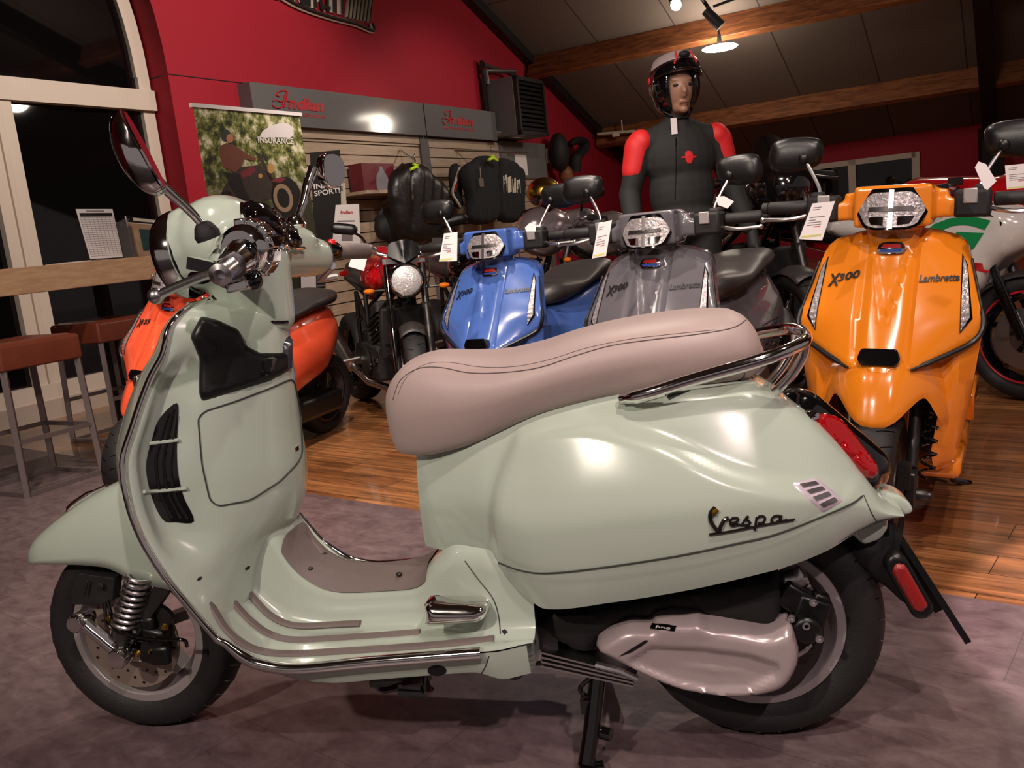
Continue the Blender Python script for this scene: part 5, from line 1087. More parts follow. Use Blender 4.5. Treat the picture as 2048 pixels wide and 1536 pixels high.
# ================================================================== motorcycles (frame: +x forward, +y left, origin under the front wheel)
def motorcycle(label, pos, th, lean, tank, trim='black', screen='fly', silver=False, full=True, mirrors=True, scale=1.0, seatc='seatdk', headlamp=True, rimred=False, winkers=True, steer=0):
    T = thing('motorcycle', label, 'motorcycle', (pos[0], pos[1], 0), (-lean, 0, th)); T.scale = (scale,)*3
    tk_ = tank; fr = M[trim]
    g = tyre((0, 0, .30), .30, .12, .215, seg=44); g.mi = 1; treads(g, (0, 0, .30), .30, .06, 26); g.build('front_tyre', [M['rubber'], M['gloss']], T, 60)
    rimset(T, (0, 0, .30), .215, .045, 5, M['gloss'])
    g = tyre((-1.42, 0, .31), .31, .18, .215, seg=44); f_ = g.build('rear_tyre', M['rubber'], T, 60); rimset(T, (-1.42, 0, .31), .215, .07, 5, M['gloss'])
    if rimred:
        for x_ in (0, -1.42):
            for s_ in (-1, 1): g = MB(); g.lathe([(.212, s_*.062), (.218, s_*.064), (.222, s_*.062)], (x_, 0, .305), (0, 1, 0), 48, closed=True); g.build('rim_stripe', M['redscript'], T)
    for s_ in (-1, 1):
        g = MB(); g.tube([(0, s_*.095, .30), (-.12, s_*.10, .58)], .027, 14); g.tube([(-.12, s_*.10, .58), (-.25, s_*.10, .93)], .021, 14); g.box((-.17, s_*.10, .70), (.05, .05, .03)); g.build('fork_leg', M['gloss'] if s_ < 0 else M['steel'], T)
        g = MB(); g.lathe([(.07, s_*.068), (.145, s_*.068), (.145, s_*.072), (.07, s_*.072)], (0, 0, .30), (0, 1, 0), 36, closed=True); g.box((-.085, s_*.082, .36), (.05, .04, .10)); g.build('brake_disc', M['satin'], T)
    g = MB(); rows = []
    for q in np.linspace(-.5, 1.9, 16): 
        rows.append([(.325*math.sin(q)*-1+0.0, y, .30+.325*math.cos(q)-(abs(y)/.07)**2*.03) for y in np.linspace(-.072, .072, 9)])
    g.grid(rows); fo = g.build('front_fender', M['seatdk'] if not silver else M['silver'], T, 60); so = fo.modifiers.new('s', 'SOLIDIFY'); so.thickness = .005
    if headlamp:
        g = MB(); g.lathe([(.0, -.10), (.06, -.09), (.095, -.03), (.102, .0), (.10, .012), (.09, .018)], (-.13, 0, .845), (1, 0, .05), 36); h_ = g.build('headlight', M['gloss'], T)
        g = MB(); g.lathe([(.089, .012), (.07, .028), (.035, .036), (0, .038)], (-.13, 0, .845), (1, 0, .05), 32); g.build('headlight_lens', M['lamp_lens'], h_)
        g = MB(); g.lathe([(.088, .015), (.092, .018), (.088, .023), (.083, .022)], (-.13, 0, .845), (1, 0, .05), 36, closed=True); g.build('lens_ring', M['chrome'], h_)
    if screen == 'fly':
        g = MB(); n_ = [(-.085, .065), (-.095, .0), (-.05, -.03), (0, -.062), (.05, -.03), (.095, 0), (.085, .065), (.06, .082), (-.06, .082)]
        g.relief(n_, (-.145, 0, .985), (0, 1, 0), (-.45, 0, .9), .014, lambda u_, v_, d: .02-2.2*u_*u_+.012*float(sst((.02-abs(u_)+v_*.2)/.02)), -.012); g.build('fly_screen', M['black'], T, 40, bevel=.003)
    if screen == 'cowl':
        b = Blob(); b.ell((-.13, 0, .97), (.19, .14, .15)); b.cap((-.1, 0, .95), (-.42, 0, 1.0), .12, .09); b.build('front_cowl', tk_, T, .012, 8)
        g = MB(); g.relief(cr([(-.09, 0), (-.08, .12), (0, .17), (.08, .12), (.09, 0)], 4, True), (-.12, 0, 1.08), (0, 1, 0), (-.7, 0, .7), .02, lambda u_, v_, d: .03-3*u_*u_, lambda u_, v_: .026-3*u_*u_); g.build('windscreen', M['smoke'], T)
    # bars
    g = MB(); g.tube(cr([(-.33, -.37, 1.01), (-.29, -.22, 1.03), (-.27, -.08, .985), (-.27, .08, .985), (-.29, .22, 1.03), (-.33, .37, 1.01)], 5), .013, 10); g.bar((-.26, -.12, .955), (-.26, .12, .955), .06, .03); g.build('handlebar', M['satin'], T)
    for s_ in (-1, 1):
        g = MB(); g.tube([(-.295, s_*.24, 1.028), (-.33, s_*.365, 1.01)], .018, 12); g.build('hand_grip', M['rubber'], T)
        g = MB(); g.tube(cr([(-.255, s_*.2, 1.02), (-.235, s_*.28, 1.0), (-.27, s_*.36, .99)], 4), .007, 8); g.box((-.27, s_*.2, 1.05), (.05, .05, .035)); g.build('lever', M['satin'] if silver else M['steel'], T)
        if mirrors:
            g = MB(); g.tube(cr([(-.28, s_*.19, 1.03), (-.27, s_*.22, 1.10), (-.29, s_*.29, 1.15)], 5), .008, 8); ms_ = g.build('mirror_stem', M['gloss'], T)
            b = Blob(); b.cap((-.29, s_*.27, 1.15), (-.30, s_*.36, 1.165), .032, .034); b.build('mirror_head', M['black'], ms_, .008, 4)
        if not winkers: continue
        g = MB(); g.tube([(-.16, s_*.11, .80), (-.15, s_*.19, .80)], .008, 8); ind = g.build('indicator_stem', M['black'], T)
        g = MB(); g.ball((-.145, s_*.21, .80), (.022, .032, .016)); g.build('indicator_lens', M['orange_lens'], ind)
    # tank, seat, tail
    b = Blob(); b.cap((-.42, 0, .90), (-.62, 0, .92), .125, .135); b.cap((-.62, 0, .90), (-.86, 0, .80), .13, .07); b.ell((-.52, .09, .87), (.17, .08, .09)); b.ell((-.52, -.09, .87), (.17, .08, .09)); b.build('fuel_tank', tk_, T, .012, 8)
    b = Blob(); b.cap((-.86, -.04, .83), (-1.2, -.03, .86), .06, .055); b.cap((-.86, .04, .83), (-1.2, .03, .86), .06, .055); b.cap((-1.2, 0, .89), (-1.42, 0, .93), .06, .04); b.build('seat', M[seatc], T, .012, 8)
    b = Blob(); b.cap((-.95, 0, .78), (-1.5, 0, .90), .07, .04); b.build('tail_unit', tk_, T, .012, 6)
    g = MB(); g.box((-1.53, 0, .885), (.04, .11, .035)); g.build('tail_lamp', M['red_lens'], T, bevel=.008)
    if full:
        g = MB(); g.box((-.30, 0, .55), (.05, .30, .30), Matrix.Rotation(.2, 3, 'Y')); rd = g.build('radiator', M['matte'], T, bevel=.01)
        g = MB()
        for k in range(9): g.box((-.27-.0035*k*1.5, 0, .43+.03*k), (.006, .27, .008))
        g.build('radiator_fin', M['steel'], rd)
        g = MB(); g.box((-.62, 0, .36), (.36, .30, .22)); g.box((-.50, 0, .58), (.22, .26, .26), Matrix.Rotation(-.3, 3, 'Y')); g.box((-.82, 0, .45), (.16, .22, .16)); g.build('engine_block', M['matte'], T, bevel=.02)
        g = MB(); 
        for s_ in (-1, 1):
            g = MB(); g.lathe([(0, 0), (.085, 0), (.095, .01), (.085, .022), (0, .026)], (-.64, s_*.15, .36), (0, s_, 0), 24); g.build('engine_cover', M['steel'], T); g = MB(); g.lathe([(0, 0), (.05, 0), (.055, .02), (0, .024)], (-.48, s_*.14, .40), (0, s_, 0), 20); g.build('engine_cover', M['steel'], T)
        g = MB()
        for k in range(6): g.box((-.455-.008*k, 0, .50+.028*k), (.25, .285, .006), Matrix.Rotation(-.3, 3, 'Y'))
        g.build('cooling_fins', M['steel'], T)
        g = MB()
        rr_ = random.Random(int(abs(pos[0])*1000))
        for k in range(26): p = Vector((-.3-rr_.random()*.55, (1 if k % 2 else -1)*(.15+.02*rr_.random()), .26+rr_.random()*.45)); g.lathe([(.008, 0), (.008, .006), (.004, .007)], p, (0, 1 if k % 2 else -1, 0), 8)
        g.build('bolt', M['chrome'], T)
        g = MB()
        for s_ in (-1, 1):
            for p in (((-.25, .05, .88), (-.80, .14, .60)), ((-.26, .05, .78), (-.55, .15, .58)), ((-.55, .15, .80), (-.55, .15, .58)), ((-.55, .15, .58), (-.80, .14, .78)), ((-.80, .14, .78), (-.85, .13, .42)), ((-.80, .1, .78), (-1.35, .06, .86))): g.tube([(p[0][0], s_*p[0][1], p[0][2]), (p[1][0], s_*p[1][1], p[1][2])], .014, 8)
        g.build('trellis_frame', fr, T)
        g = MB()
        for k in (-1, 0, 1): g.tube(cr([(-.40, k*.07, .50), (-.26, k*.08, .36), (-.34, k*.06, .20), (-.6, k*.05, .16)], 5), .019, 10)
        g.build('header_pipes', mat('heat_tinted_pipe', (110, 80, 66), .3, .9, noise=.3, nscale=5), T)
        g = MB(); g.tube([(-.6, .0, .16), (-.85, -.1, .2), (-1.05, -.17, .32)], .025, 10); g.tube([(-1.0, -.17, .30), (-1.42, -.2, .52)], [.045, .055], 18); g.build('exhaust', M['satin'], T)
        g = MB(); g.bar((-.82, .10, .38), (-1.42, .12, .31), .05, .07); g.bar((-.82, -.10, .38), (-1.42, -.12, .31), .05, .07); g.tube([(-1.42, -.14, .31), (-1.42, .14, .31)], .018, 10); g.build('swingarm', M['steel'], T)
        for s_ in (-1, 1): g = MB(); g.tube([(-.88, s_*.14, .36), (-.88, s_*.25, .35)], .011, 8); g.bar((-.86, s_*.14, .46), (-.9, s_*.15, .32), .05, .012); g.build('foot_peg', M['satin'], T)
        g = MB(); g.tube([(-.7, .1, .22), (-.74, .22, .012)], .011, 8); g.build('side_stand', M['gloss'], T)
        g = MB(); 
        for s_ in (-1, 1): g.tube(cr([(-.25, s_*.12, .98), (-.12, s_*.14, .92), (-.16, s_*.1, .7), (-.05, s_*.09, .42)], 5), .005, 6)
        g.build('brake_hose', M['rubber'], T)
    if steer:
        pv_ = Vector((-.2, 0, 0)); R_ = Matrix.Translation(pv_) @ Matrix.Rotation(steer, 4, 'Z') @ Matrix.Translation(-pv_); rims = 0
        for c_ in T.children:
            k_ = c_.name.split('.')[0]
            if k_ == 'rim' and max(v.co.x for v in c_.data.vertices) < 0: continue
            if k_ in ('rim', 'front_tyre', 'fork_leg', 'brake_disc', 'front_fender', 'headlight', 'fly_screen', 'handlebar', 'hand_grip', 'lever', 'mirror_stem', 'indicator_stem', 'brake_hose'): c_.matrix_local = R_
    return T
Pk = mat('black_tank_paint', (16, 14, 15), .12, 0, 1); Pr = mat('red_tank_paint', (176, 14, 24), .15, 0, 1); Ps = mat('silver_tank_paint', (150, 138, 140), .22, .6, 1)
def moto_at(x, y, dep, off, th, **k):
    p = U(x, y, dep=dep); c, s_ = math.cos(th), math.sin(th); return (p.x-(off[0]*c-off[1]*s_), p.y-(off[0]*s_+off[1]*c))
th = -.95; motorcycle('naked motorcycle with big round headlight and red tank, left of the blue scooter', moto_at(807, 563, 4.9, (-.10, -.02), th), th, .03, Pr, steer=-.27)
th = -.95; motorcycle('black seated motorcycle in the rear row, between the round headlight and the blue scooter', moto_at(888, 548, 6.2, (-1.05, 0), th), th, .03, Pk, headlamp=False)
th = -2.45; q = moto_at(1085, 432, 5.6, (-.15, 0), th); motorcycle('silver cowled motorcycle standing behind the blue scooter mirror', q, th, .02, Ps, screen='cowl', silver=True, headlamp=False, scale=1.06)
th = -1.24; q = moto_at(1532, 490, 4.9, (-.35, 0), th); BK = motorcycle('black motorcycle with bulky rounded cowl between the grey and yellow scooters', q, th, .0, Pk, mirrors=False, headlamp=False, winkers=False, screen='cowl', scale=1.16)
# race-styled bike with green lettering
th = -.72; fp = U(2062, 800, z=0)
FB = motorcycle('white and red race fairing motorcycle with green lettering behind the yellow scooter', (fp.x, fp.y), th, .06, Pr, mirrors=False, screen=None, headlamp=False, winkers=False, rimred=True)
fair = mat('white_fairing_paint', (206, 200, 196), .15, 0, 1)
g = MB(); ol = cr([(-.10, .94), (.02, .90), (.10, .84), (.02, .74), (-.12, .66), (-.22, .52), (-.36, .50), (-.42, .62), (-.62, .74), (-.98, .84), (-1.02, .90), (-.86, .945), (-.5, .955), (-.30, .96)], 4, True)
ff = lambda s_: (lambda u_, v_, d: .13+.05*min(1, d/.06)**.6-.10*float(sst((u_+.1)/.25)))
for s_ in (-1, 1):
    g = MB(); g.relief(ol if s_ < 0 else [(-p[0], p[1]) for p in ol][::-1], (0, 0, 0), (1, 0, 0) if s_ < 0 else (-1, 0, 0), (0, 0, 1), .03, (lambda u_, v_, d: .12+.06*min(1, d/.07)**.6-.09*float(sst((u_*(1 if True else -1)+.1)/.25))) if s_ < 0 else (lambda u_, v_, d: .12+.06*min(1, d/.07)**.6-.09*float(sst((-u_+.1)/.25))), .05); fo = g.build('side_fairing', fair, FB, 50)
    if s_ < 0:
        HF = lambda u_, v_: .12+.06*min(1, float(edist([(u_, v_)], ol)[0])/.07)**.6-.09*float(sst((u_+.1)/.25))
        t = MB(); text_fit(t, 'AG', (0, 0, 0), (1, 0, 0), 1, 1, 0, 0, .05); g2 = MB()
        pv = []
        for p in t.v: x_ = -.66+p[0]*.56-.10*(1-p[2]); z_ = .745+p[2]*.155-(p[0]-.5)*.06; pv.append((x_, -HF(x_, z_)-.004, z_))
        g2.add(pv, t.f); g2.build('green_lettering', mat('race_green', (20, 128, 70), .3), fo)
        for q0, q1, w_ in (((-.95, .935), (-.2, .93), .02), ((-.55, .73), (-.16, .64), .02), ((-.45, .705), (-.14, .62), .006)):
            g2 = MB(); rows = []
            for t_ in np.linspace(0, 1, 14): x_, z_ = q0[0]+(q1[0]-q0[0])*t_, q0[1]+(q1[1]-q0[1])*t_; rows.append([(x_, -HF(x_, z_+dz)-.003, z_+dz) for dz in (-w_, 0, w_)])
            g2.grid(rows); g2.build('red_stripe', Pr, fo)
        g2 = MB(); g2.prism(rpoly([(-.28, .86), (-.10, .80), (-.06, .84), (-.14, .90)], .02), (0, -.165, 0), (1, 0, 0), (0, 0, 1), 0, .012); g2.build('intake_slot', M['gloss'], fo)
b = Blob(); b.cap((-.55, 0, .98), (-.05, 0, .95), .125, .11); b.cap((-.1, 0, .98), (.05, 0, .86), .10, .05); b.build('upper_fairing', Pr, FB, .012, 6)
# stem mirror and bike parts seen at the right edge, over the yellow scooter's grip
# ================================================================== mannequin with flip-up helmet
mx, my = .595, 2.84; C0 = Vector((mx, my, 0)); face = (Vector((CAM[0], CAM[1], 0))-C0).normalized()
face = (Matrix.Rotation(.34, 3, 'Z') @ face); side = Vector((-face.y, face.x, 0))   # side = its left
def MP(f_, s_, z): return C0+face*f_+side*s_+Vector((0, 0, z))
def MP(f_, s_, z): return C0+(face*f_+side*s_*1.0+Vector((0, 0, z)))*1.035
MN = thing('mannequin', 'mannequin in black and red riding jacket, standing behind the grey scooter', 'mannequin', C0)
skin = mat('mannequin_skin', (150, 112, 92), .45, noise=.05)
b = Blob()
b.cap(MP(0, -.08, .95), MP(0, -.10, .50), .085, .06); b.cap(MP(0, .08, .95), MP(0, .10, .50), .085, .06); b.cap(MP(0, -.10, .50), MP(-.02, -.11, .10), .058, .04); b.cap(MP(0, .10, .50), MP(-.02, .11, .10), .058, .04)
b.cap(MP(-.03, -.11, .045), MP(.12, -.13, .04), .045, .035); b.cap(MP(-.03, .11, .045), MP(.12, .13, .04), .045, .035)
b.ell(MP(0, 0, .98), (.09, .09, .10)); b.cap(MP(0, 0, 1.35), MP(.01, 0, 1.50), .055, .05)
hc = MP(.035, 0, 1.585)
Rm = Matrix((face, side, Vector((0, 0, 1)))).transposed()
b.ell(hc, (.095, .075, .115), Rm); b.ell(MP(.065, 0, 1.50), (.05, .045, .035), Rm); b.ell(MP(.118, 0, 1.552), (.022, .016, .022), Rm); b.cap(MP(.118, 0, 1.592), MP(.135, 0, 1.562), .012, .014)
b.ell(MP(.118, 0, 1.512), (.014, .026, .009), Rm); b.ell(MP(.105, 0, 1.618), (.02, .055, .012), Rm); b.ell(MP(.105, 0, 1.482), (.022, .022, .016), Rm)
b.build('body', skin, MN, .0065, 3, world=True)
g = MB()
for s_ in (-1, 1): g.ball(MP(.112, s_*.031, 1.592), (.011, .015, .008), Rm)
g.build('eye', M['dark'], MN, world=True)
g = MB(); g.ball(MP(.127, 0, 1.513), (.008, .024, .004), Rm); g.build('lips', mat('lip_tone', (128, 78, 70), .4), MN, world=True)
# trousers
b = Blob(); b.cap(MP(0, -.085, .96), MP(0, -.10, .50), .10, .078); b.cap(MP(0, .085, .96), MP(0, .10, .50), .10, .078); b.cap(MP(0, -.10, .5), MP(-.01, -.11, .12), .078, .065); b.cap(MP(0, .10, .5), MP(-.01, .11, .12), .078, .065); b.ell(MP(0, 0, .96), (.13, .17, .10), Rm); b.build('trousers', M['matte'], MN, .012, 5, world=True)
# jacket
fabric = mat('jacket_fabric', (28, 28, 27), .8, noise=.1, nscale=30, bump=.2, bscale=18)
b = Blob(); b.ell(MP(0, 0, 1.28), (.125, .185, .17), Rm); b.ell(MP(0, 0, 1.12), (.12, .165, .2), Rm); b.cap(MP(0, -.14, 1.36), MP(0, .14, 1.36), .066); b.cap(MP(0, 0, 1.36), MP(.005, 0, 1.47), .105, .058); b.cap(MP(0, 0, 1.42), MP(0, -.15, 1.36), .06, .055); b.cap(MP(0, 0, 1.42), MP(0, .15, 1.36), .06, .055); b.ell(MP(0, 0, .98), (.13, .175, .10), Rm)
for s_ in (-1, 1): b.cap(MP(0, s_*.18, 1.355), MP(-.01, s_*.255, 1.13), .066, .052); b.cap(MP(-.01, s_*.255, 1.13), MP(.10, s_*.28, .92), .055, .042)
jk = b.build('', None, None, .010, 4, world=True, ret=True); BVJ = jk.bvh()
jk.X = None; jo = jk.build('jacket', fabric, MN, 80, world=True, weld=False)
redf = mat('jacket_red', (205, 34, 36), .6, noise=.05)
for s_ in (-1, 1):
    b = Blob(); b.ell(MP(.0, s_*.185, 1.362), (.074, .062, .064), Rm); b.cap(MP(0, s_*.20, 1.34), MP(-.005, s_*.228, 1.235), .068, .060); b.build('shoulder_panel', redf, MN, .009, 4, world=True)
g = MB(); patch(g, BVJ, cr([(1372, 303), (1382, 303), (1386, 314), (1382, 326), (1374, 325), (1370, 314)], 3, True), .003, 4); patch(g, BVJ, [(1363, 313), (1392, 312), (1392, 315), (1363, 316)], .003, 5); g.build('chest_emblem', redf, MN, world=True)
g = MB(); seam(g, BVJ, [(1352, 275), (1352, 330), (1350, 400)], .0025, .001); g.build('zip', M['gloss'], MN, world=True)
for s_ in (-1, 1):   # hands
    b = Blob(); w_ = MP(.11, s_*.292, .90); b.cap(w_, w_+Vector((0, 0, -.07))+face*.02, .026, .034)
    for k in range(4): p = w_+Vector((0, 0, -.10))+face*(.03-.02*k+.01)+side*s_*.004; b.cap(p, p+Vector((0, 0, -.055-.008*(k in (1, 2))))-face*.0-side*s_*.012, .0095, .008)
    b.cap(w_+Vector((0, 0, -.05))+face*.03, w_+Vector((0, 0, -.095))+face*.06, .011, .009); b.build('glove', M['matte'], MN, .005, 2, world=True)
# helmet sits on the head: a thing of its own
HM = thing('helmet', 'glossy black flip-up helmet with silver visor band, worn by the mannequin', 'helmet', MP(0, 0, 1.5)); hb = MP(.0, 0, 1.605)
def hg(name, r, lo, hi, a0, a1, mt_, off=Vector((0, 0, 0)), th_=.02, tilt=0, sub=26):
    rows = []
    for ph in np.linspace(lo, hi, sub):
        row = []
        for az in np.linspace(a0, a1, 40):
            p = Vector((math.cos(ph)*math.cos(az)*r[0], math.cos(ph)*math.sin(az)*r[1], math.sin(ph)*r[2])); p = Matrix.Rotation(tilt, 3, 'Y') @ p; row.append(hb+off+Rm @ p)
        rows.append(row)
    g = MB(); g.grid(rows); o = g.build(name, mt_, HM, 60, world=True); so = o.modifiers.new('s', 'SOLIDIFY'); so.thickness = th_; so.offset = -1; return o
hg('shell', (.145, .122, .15), -.95, PI/2, .62, 2*PI-.62, M['gloss'])
hg('shell_front', (.145, .122, .15), .55, PI/2, -.64, .64, M['gloss'])
hg('raised_chin_bar', (.185, .131, .165), .08, .86, -1.25, 1.25, M['gloss'], th_=.02, tilt=-.22)
hg('visor_band', (.192, .138, .170), .36, .72, -1.3, 1.3, M['silver'], th_=.006, tilt=-.26)
g = MB(); g.ball(hb+Rm @ Vector((.17, 0, .115)), (.02, .028, .016), Rm); g.build('visor_tab', M['matte'], HM, world=True)
for s_ in (-1, 1): g = MB(); g.tube([hb+Rm @ Vector(p) for p in ((.15, s_*.035, .135), (.178, s_*.04, .10), (.175, s_*.055, .075))], .004, 6); g.build('red_visor_trim', redf, HM, world=True)
for s_ in (-1, 1): g = MB(); g.ball(hb+Rm @ Vector((-.0, s_*.124, .03)), (.016, .006, .016), Rm); g.build('pivot_cap', redf if s_ < 0 else M['satin'], HM, world=True)
g = MB(); g.tube([MP(.03, -.07, 1.49), MP(.075, -.03, 1.452), MP(.075, .03, 1.452), MP(.03, .07, 1.49)], .007, 8, flat=.5); g.build('chin_strap', M['dark'], HM, world=True)
g = MB(); p = MP(.10, -.05, 1.45); g.bar(p, p+Vector((0, 0, -.075))+side*-.0, .03, .002, tuple(face)); tag(g.build('swing_tag', M['white']), 'white swing tag hanging under the helmet chin strap of the mannequin', 'tag')

# ================================================================== bar table, stools and what stands on the table
def abox(mb, a0, a1, n0, n1, z0, z1): mb.add([RW(a, n, z) for z in (z0, z1) for a, n in ((a0, n0), (a1, n0), (a1, n1), (a0, n1))], [(3, 2, 1, 0), (4, 5, 6, 7), (0, 1, 5, 4), (1, 2, 6, 5), (2, 3, 7, 6), (3, 0, 4, 7)])
TB = thing('bar_table', 'high oak bar table with a thick top beside the window', 'table', RW(1.4, -4.1, 0))
g = MB(); abox(g, 0, 2.55, -4.42, -3.75, .995, 1.1455); g.build('table_top', M['oak'], TB, world=True, bevel=.004)
for a_ in (.5, 2.5):
    g = MB(); abox(g, a_-.03, a_+.03, -4.4, -4.3, 0, 1.0); g.build('leg', M['dark'], TB, world=True, bevel=.004)
def stool(ca, cn, label, grp=None, rot=0):
    T = thing('bar_stool', label, 'stool', RW(ca, cn, 0), (0, 0, -PH+rot), grp)
    w_ = .215
    for sx in (-1, 1):
        for sy in (-1, 1): g = MB(); g.bar((sx*w_, sy*w_, .0), (sx*w_*.93, sy*w_*.93, .66), .03, .03); g.build('leg', M['tube'], T, bevel=.002)
    for z_, k in ((.015, 1.0), (.28, .97)):
        g = MB()
        for s_ in (-1, 1):
            if z_ < .1 or s_ > 0: g.bar((-w_*k, s_*w_*k, z_), (w_*k, s_*w_*k, z_), .022, .022)
            g.bar((s_*w_*k, -w_*k, z_), (s_*w_*k, w_*k, z_), .022, .022)
        g.build('foot_rail', M['tube'], T)
    g = MB(); pl = rpoly([(-.225, -.225), (.225, -.225), (.225, .225), (-.225, .225)], .02); g.relief(pl, (0, 0, .64), (1, 0, 0), (0, 1, 0), .03, lambda u_, v_, d: .12+.02*math.sqrt(min(1, d/.05))-.012*math.exp(-((u_/.14)**2+(v_/.14)**2)), 0); g.build('seat_cushion', M['leather'], T, 60, bevel=.008)
    return T
stool(1.25, -3.4, 'brown leather bar stool with square grey metal frame, nearest on the left')
stool(2.25, -4.05, 'brown leather bar stool further along the table, behind the coral scooter', rot=.05)
stool(1.35, -4.72, 'bar stool on the window side of the high table, seen under the table top')
# price list
def standee(name, label, cat, px4, n_, mats_, th_=.004, n1=None):
    P = [U(x, y, n=nn) for (x, y), nn in zip(px4, n_ if hasattr(n_, '__len__') else [n_]*4)]
    T = thing(name, label, cat, (P[2]+P[3])/2); nrm = (P[1]-P[0]).cross(P[3]-P[0]).normalized()
    if nrm.dot(Vector(CAM)-P[0]) < 0: nrm = -nrm
    g = MB(); g.add(P+[p-nrm*th_ for p in P], [(0, 1, 2, 3), (4, 5, 6, 7)]+[(i, (i+1) % 4, 4+(i+1) % 4, 4+i) for i in range(4)]); g.build('sheet', mats_, T, world=True)
    return T, (lambda u_, v_, e=.0015: P[0]+(P[1]-P[0])*u_+(P[3]-P[0])*v_+((P[2]-P[1]-(P[3]-P[0]))*u_*v_)+nrm*e), nrm
def quads(q, L, name, m_, T, e=.0015):
    g = MB()
    for u0, v0, u1, v1 in L: g.add([q(u0, v0, e), q(u1, v0, e), q(u1, v1, e), q(u0, v1, e)], [(0, 1, 2, 3)])
    return g.build(name, m_, T, world=True)
T, q, _ = standee('price_list', 'white tabular price list sheet standing on the bar table', 'sign', [(152, 418), (225, 418), (246, 514), (181, 518)], -3.95, M['white'])
quads(q, [(.05, .08, .95, .15)], 'header_band', M['dark'], T); quads(q, [(.04, .17+.043*k, .96, .174+.043*k) for k in range(19)]+[(.04+.115*k, .17, .048+.115*k, .95) for k in range(9)]+[(.25, .03, .75, .05)], 'table_rule', M['ink'], T)
T, q, nr = standee('brochure_holder', 'clear brochure holder with picture leaflets on the bar table', 'leaflet rack', [(250, 432), (322, 440), (335, 508), (268, 516)], -4.0, M['white'])
quads(q, [(.02, .0, .98, .14)], 'leaflet_header', M['dark'], T); quads(q, [(.2, .02, .8, .1)], 'header_label', M['cream'], T, .002); quads(q, [(.02, .16, .98, .98)], 'leaflet_picture', mat('leaflet_picture', (170, 140, 112), .5, noise=.5, nscale=14), T); quads(q, [(.3, .3, .9, .85)], 'leaflet_figure', mat('leaflet_dark', (50, 72, 74), .5, noise=.7, nscale=24), T, .0025)
g = MB()
for k in range(3): P = [U(x-6-6*k, y-2+3*k, n=-3.96) for x, y in ((250, 440), (262, 440), (280, 516), (268, 518))]; g.add(P+[p+Vector((.003, -.003, 0)) for p in P], [(0, 1, 2, 3), (4, 5, 6, 7), (0, 1, 5, 4), (1, 2, 6, 5), (2, 3, 7, 6), (3, 0, 4, 7)])
g.build('acrylic_side', M['acrylic'], T, world=True)
g = MB(); c = U(170, 517, z=1.156) if False else RW(2.05, -3.95, 1.157)
abox(g, 2.0, 2.32, -4.15, -3.97, 1.147, 1.155); tag(g.build('paper_stack', M['white']), 'low stack of white papers on the bar table by the price list', 'papers')

# roll-up banner
BN = thing('rollup_banner', 'tall roll-up banner showing a rider on a cruiser among trees', 'banner', RW(3.25, -3.46, 0))
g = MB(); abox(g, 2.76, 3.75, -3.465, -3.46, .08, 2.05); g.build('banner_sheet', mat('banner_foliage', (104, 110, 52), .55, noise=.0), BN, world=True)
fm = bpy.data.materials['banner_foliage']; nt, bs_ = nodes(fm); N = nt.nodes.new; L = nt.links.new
tc = N('ShaderNodeTexCoord'); vz = N('ShaderNodeTexNoise'); vz.inputs['Scale'].default_value = 13; vz.inputs['Detail'].default_value = 8; vz.inputs['Roughness'].default_value = .7; L(tc.outputs['Object'], vz.inputs['Vector'])
rp = N('ShaderNodeValToRGB'); e = rp.color_ramp.elements; e[0].position = .40; e[0].color = srgb(34, 38, 20); e[1].position = .62; e[1].color = srgb(226, 216, 188); k_ = e.new(.5); k_.color = srgb(118, 122, 50); L(vz.outputs['Fac'], rp.inputs[0])
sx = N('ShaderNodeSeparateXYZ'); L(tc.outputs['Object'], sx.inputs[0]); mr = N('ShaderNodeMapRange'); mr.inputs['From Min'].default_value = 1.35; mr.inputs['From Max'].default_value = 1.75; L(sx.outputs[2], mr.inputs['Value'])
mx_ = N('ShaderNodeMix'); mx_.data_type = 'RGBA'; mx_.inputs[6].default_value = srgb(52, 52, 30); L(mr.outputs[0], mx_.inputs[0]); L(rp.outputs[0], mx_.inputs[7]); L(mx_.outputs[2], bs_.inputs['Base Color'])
g = MB(); abox(g, 2.74, 3.77, -3.475, -3.45, 2.05, 2.075); g.build('top_rail', M['white'], BN, world=True)
g = MB(); abox(g, 2.72, 3.79, -3.56, -3.36, 0, .08); g.build('base_cassette', M['satin'], BN, world=True, bevel=.01)
g = MB(); abox(g, 3.24, 3.27, -3.49, -3.475, .08, 2.05); g.build('support_pole', M['satin'], BN, world=True)
BT = lambda px, py: (lambda P: (float(np.array(P)@AX), P.z))(U(px, py, n=-3.459))
def bshape(name, m_, polys, e=.0):
    g = MB()
    for pl in polys:
        p2 = [BT(*p) for p in pl]; g.prism(p2, RW(0, -3.46+.0012+e, 0), AX, (0, 0, 1), -.001, .0008)
    return g.build(name, m_, BN, world=True)
ell = lambda cx, cy, rx, ry, n_=20, t0=0, rot=0: [(cx+rx*math.cos(t)*math.cos(rot)-ry*math.sin(t)*math.sin(rot), cy+rx*math.cos(t)*math.sin(rot)+ry*math.sin(t)*math.cos(rot)) for t in np.linspace(0, 2*PI, n_, endpoint=False)]
bshape('printed_wheel', M['dark'], [ell(573, 395, 30, 42, rot=-.25)]); bshape('printed_wheel', M['dark'], [ell(452, 405, 14, 26)]); bshape('printed_rim', mat('print_tan', (150, 122, 96), .6), [ell(566, 396, 19, 29, rot=-.25)], .001); bshape('printed_hub', M['dark'], [ell(566, 396, 12, 20, rot=-.25)], .002)
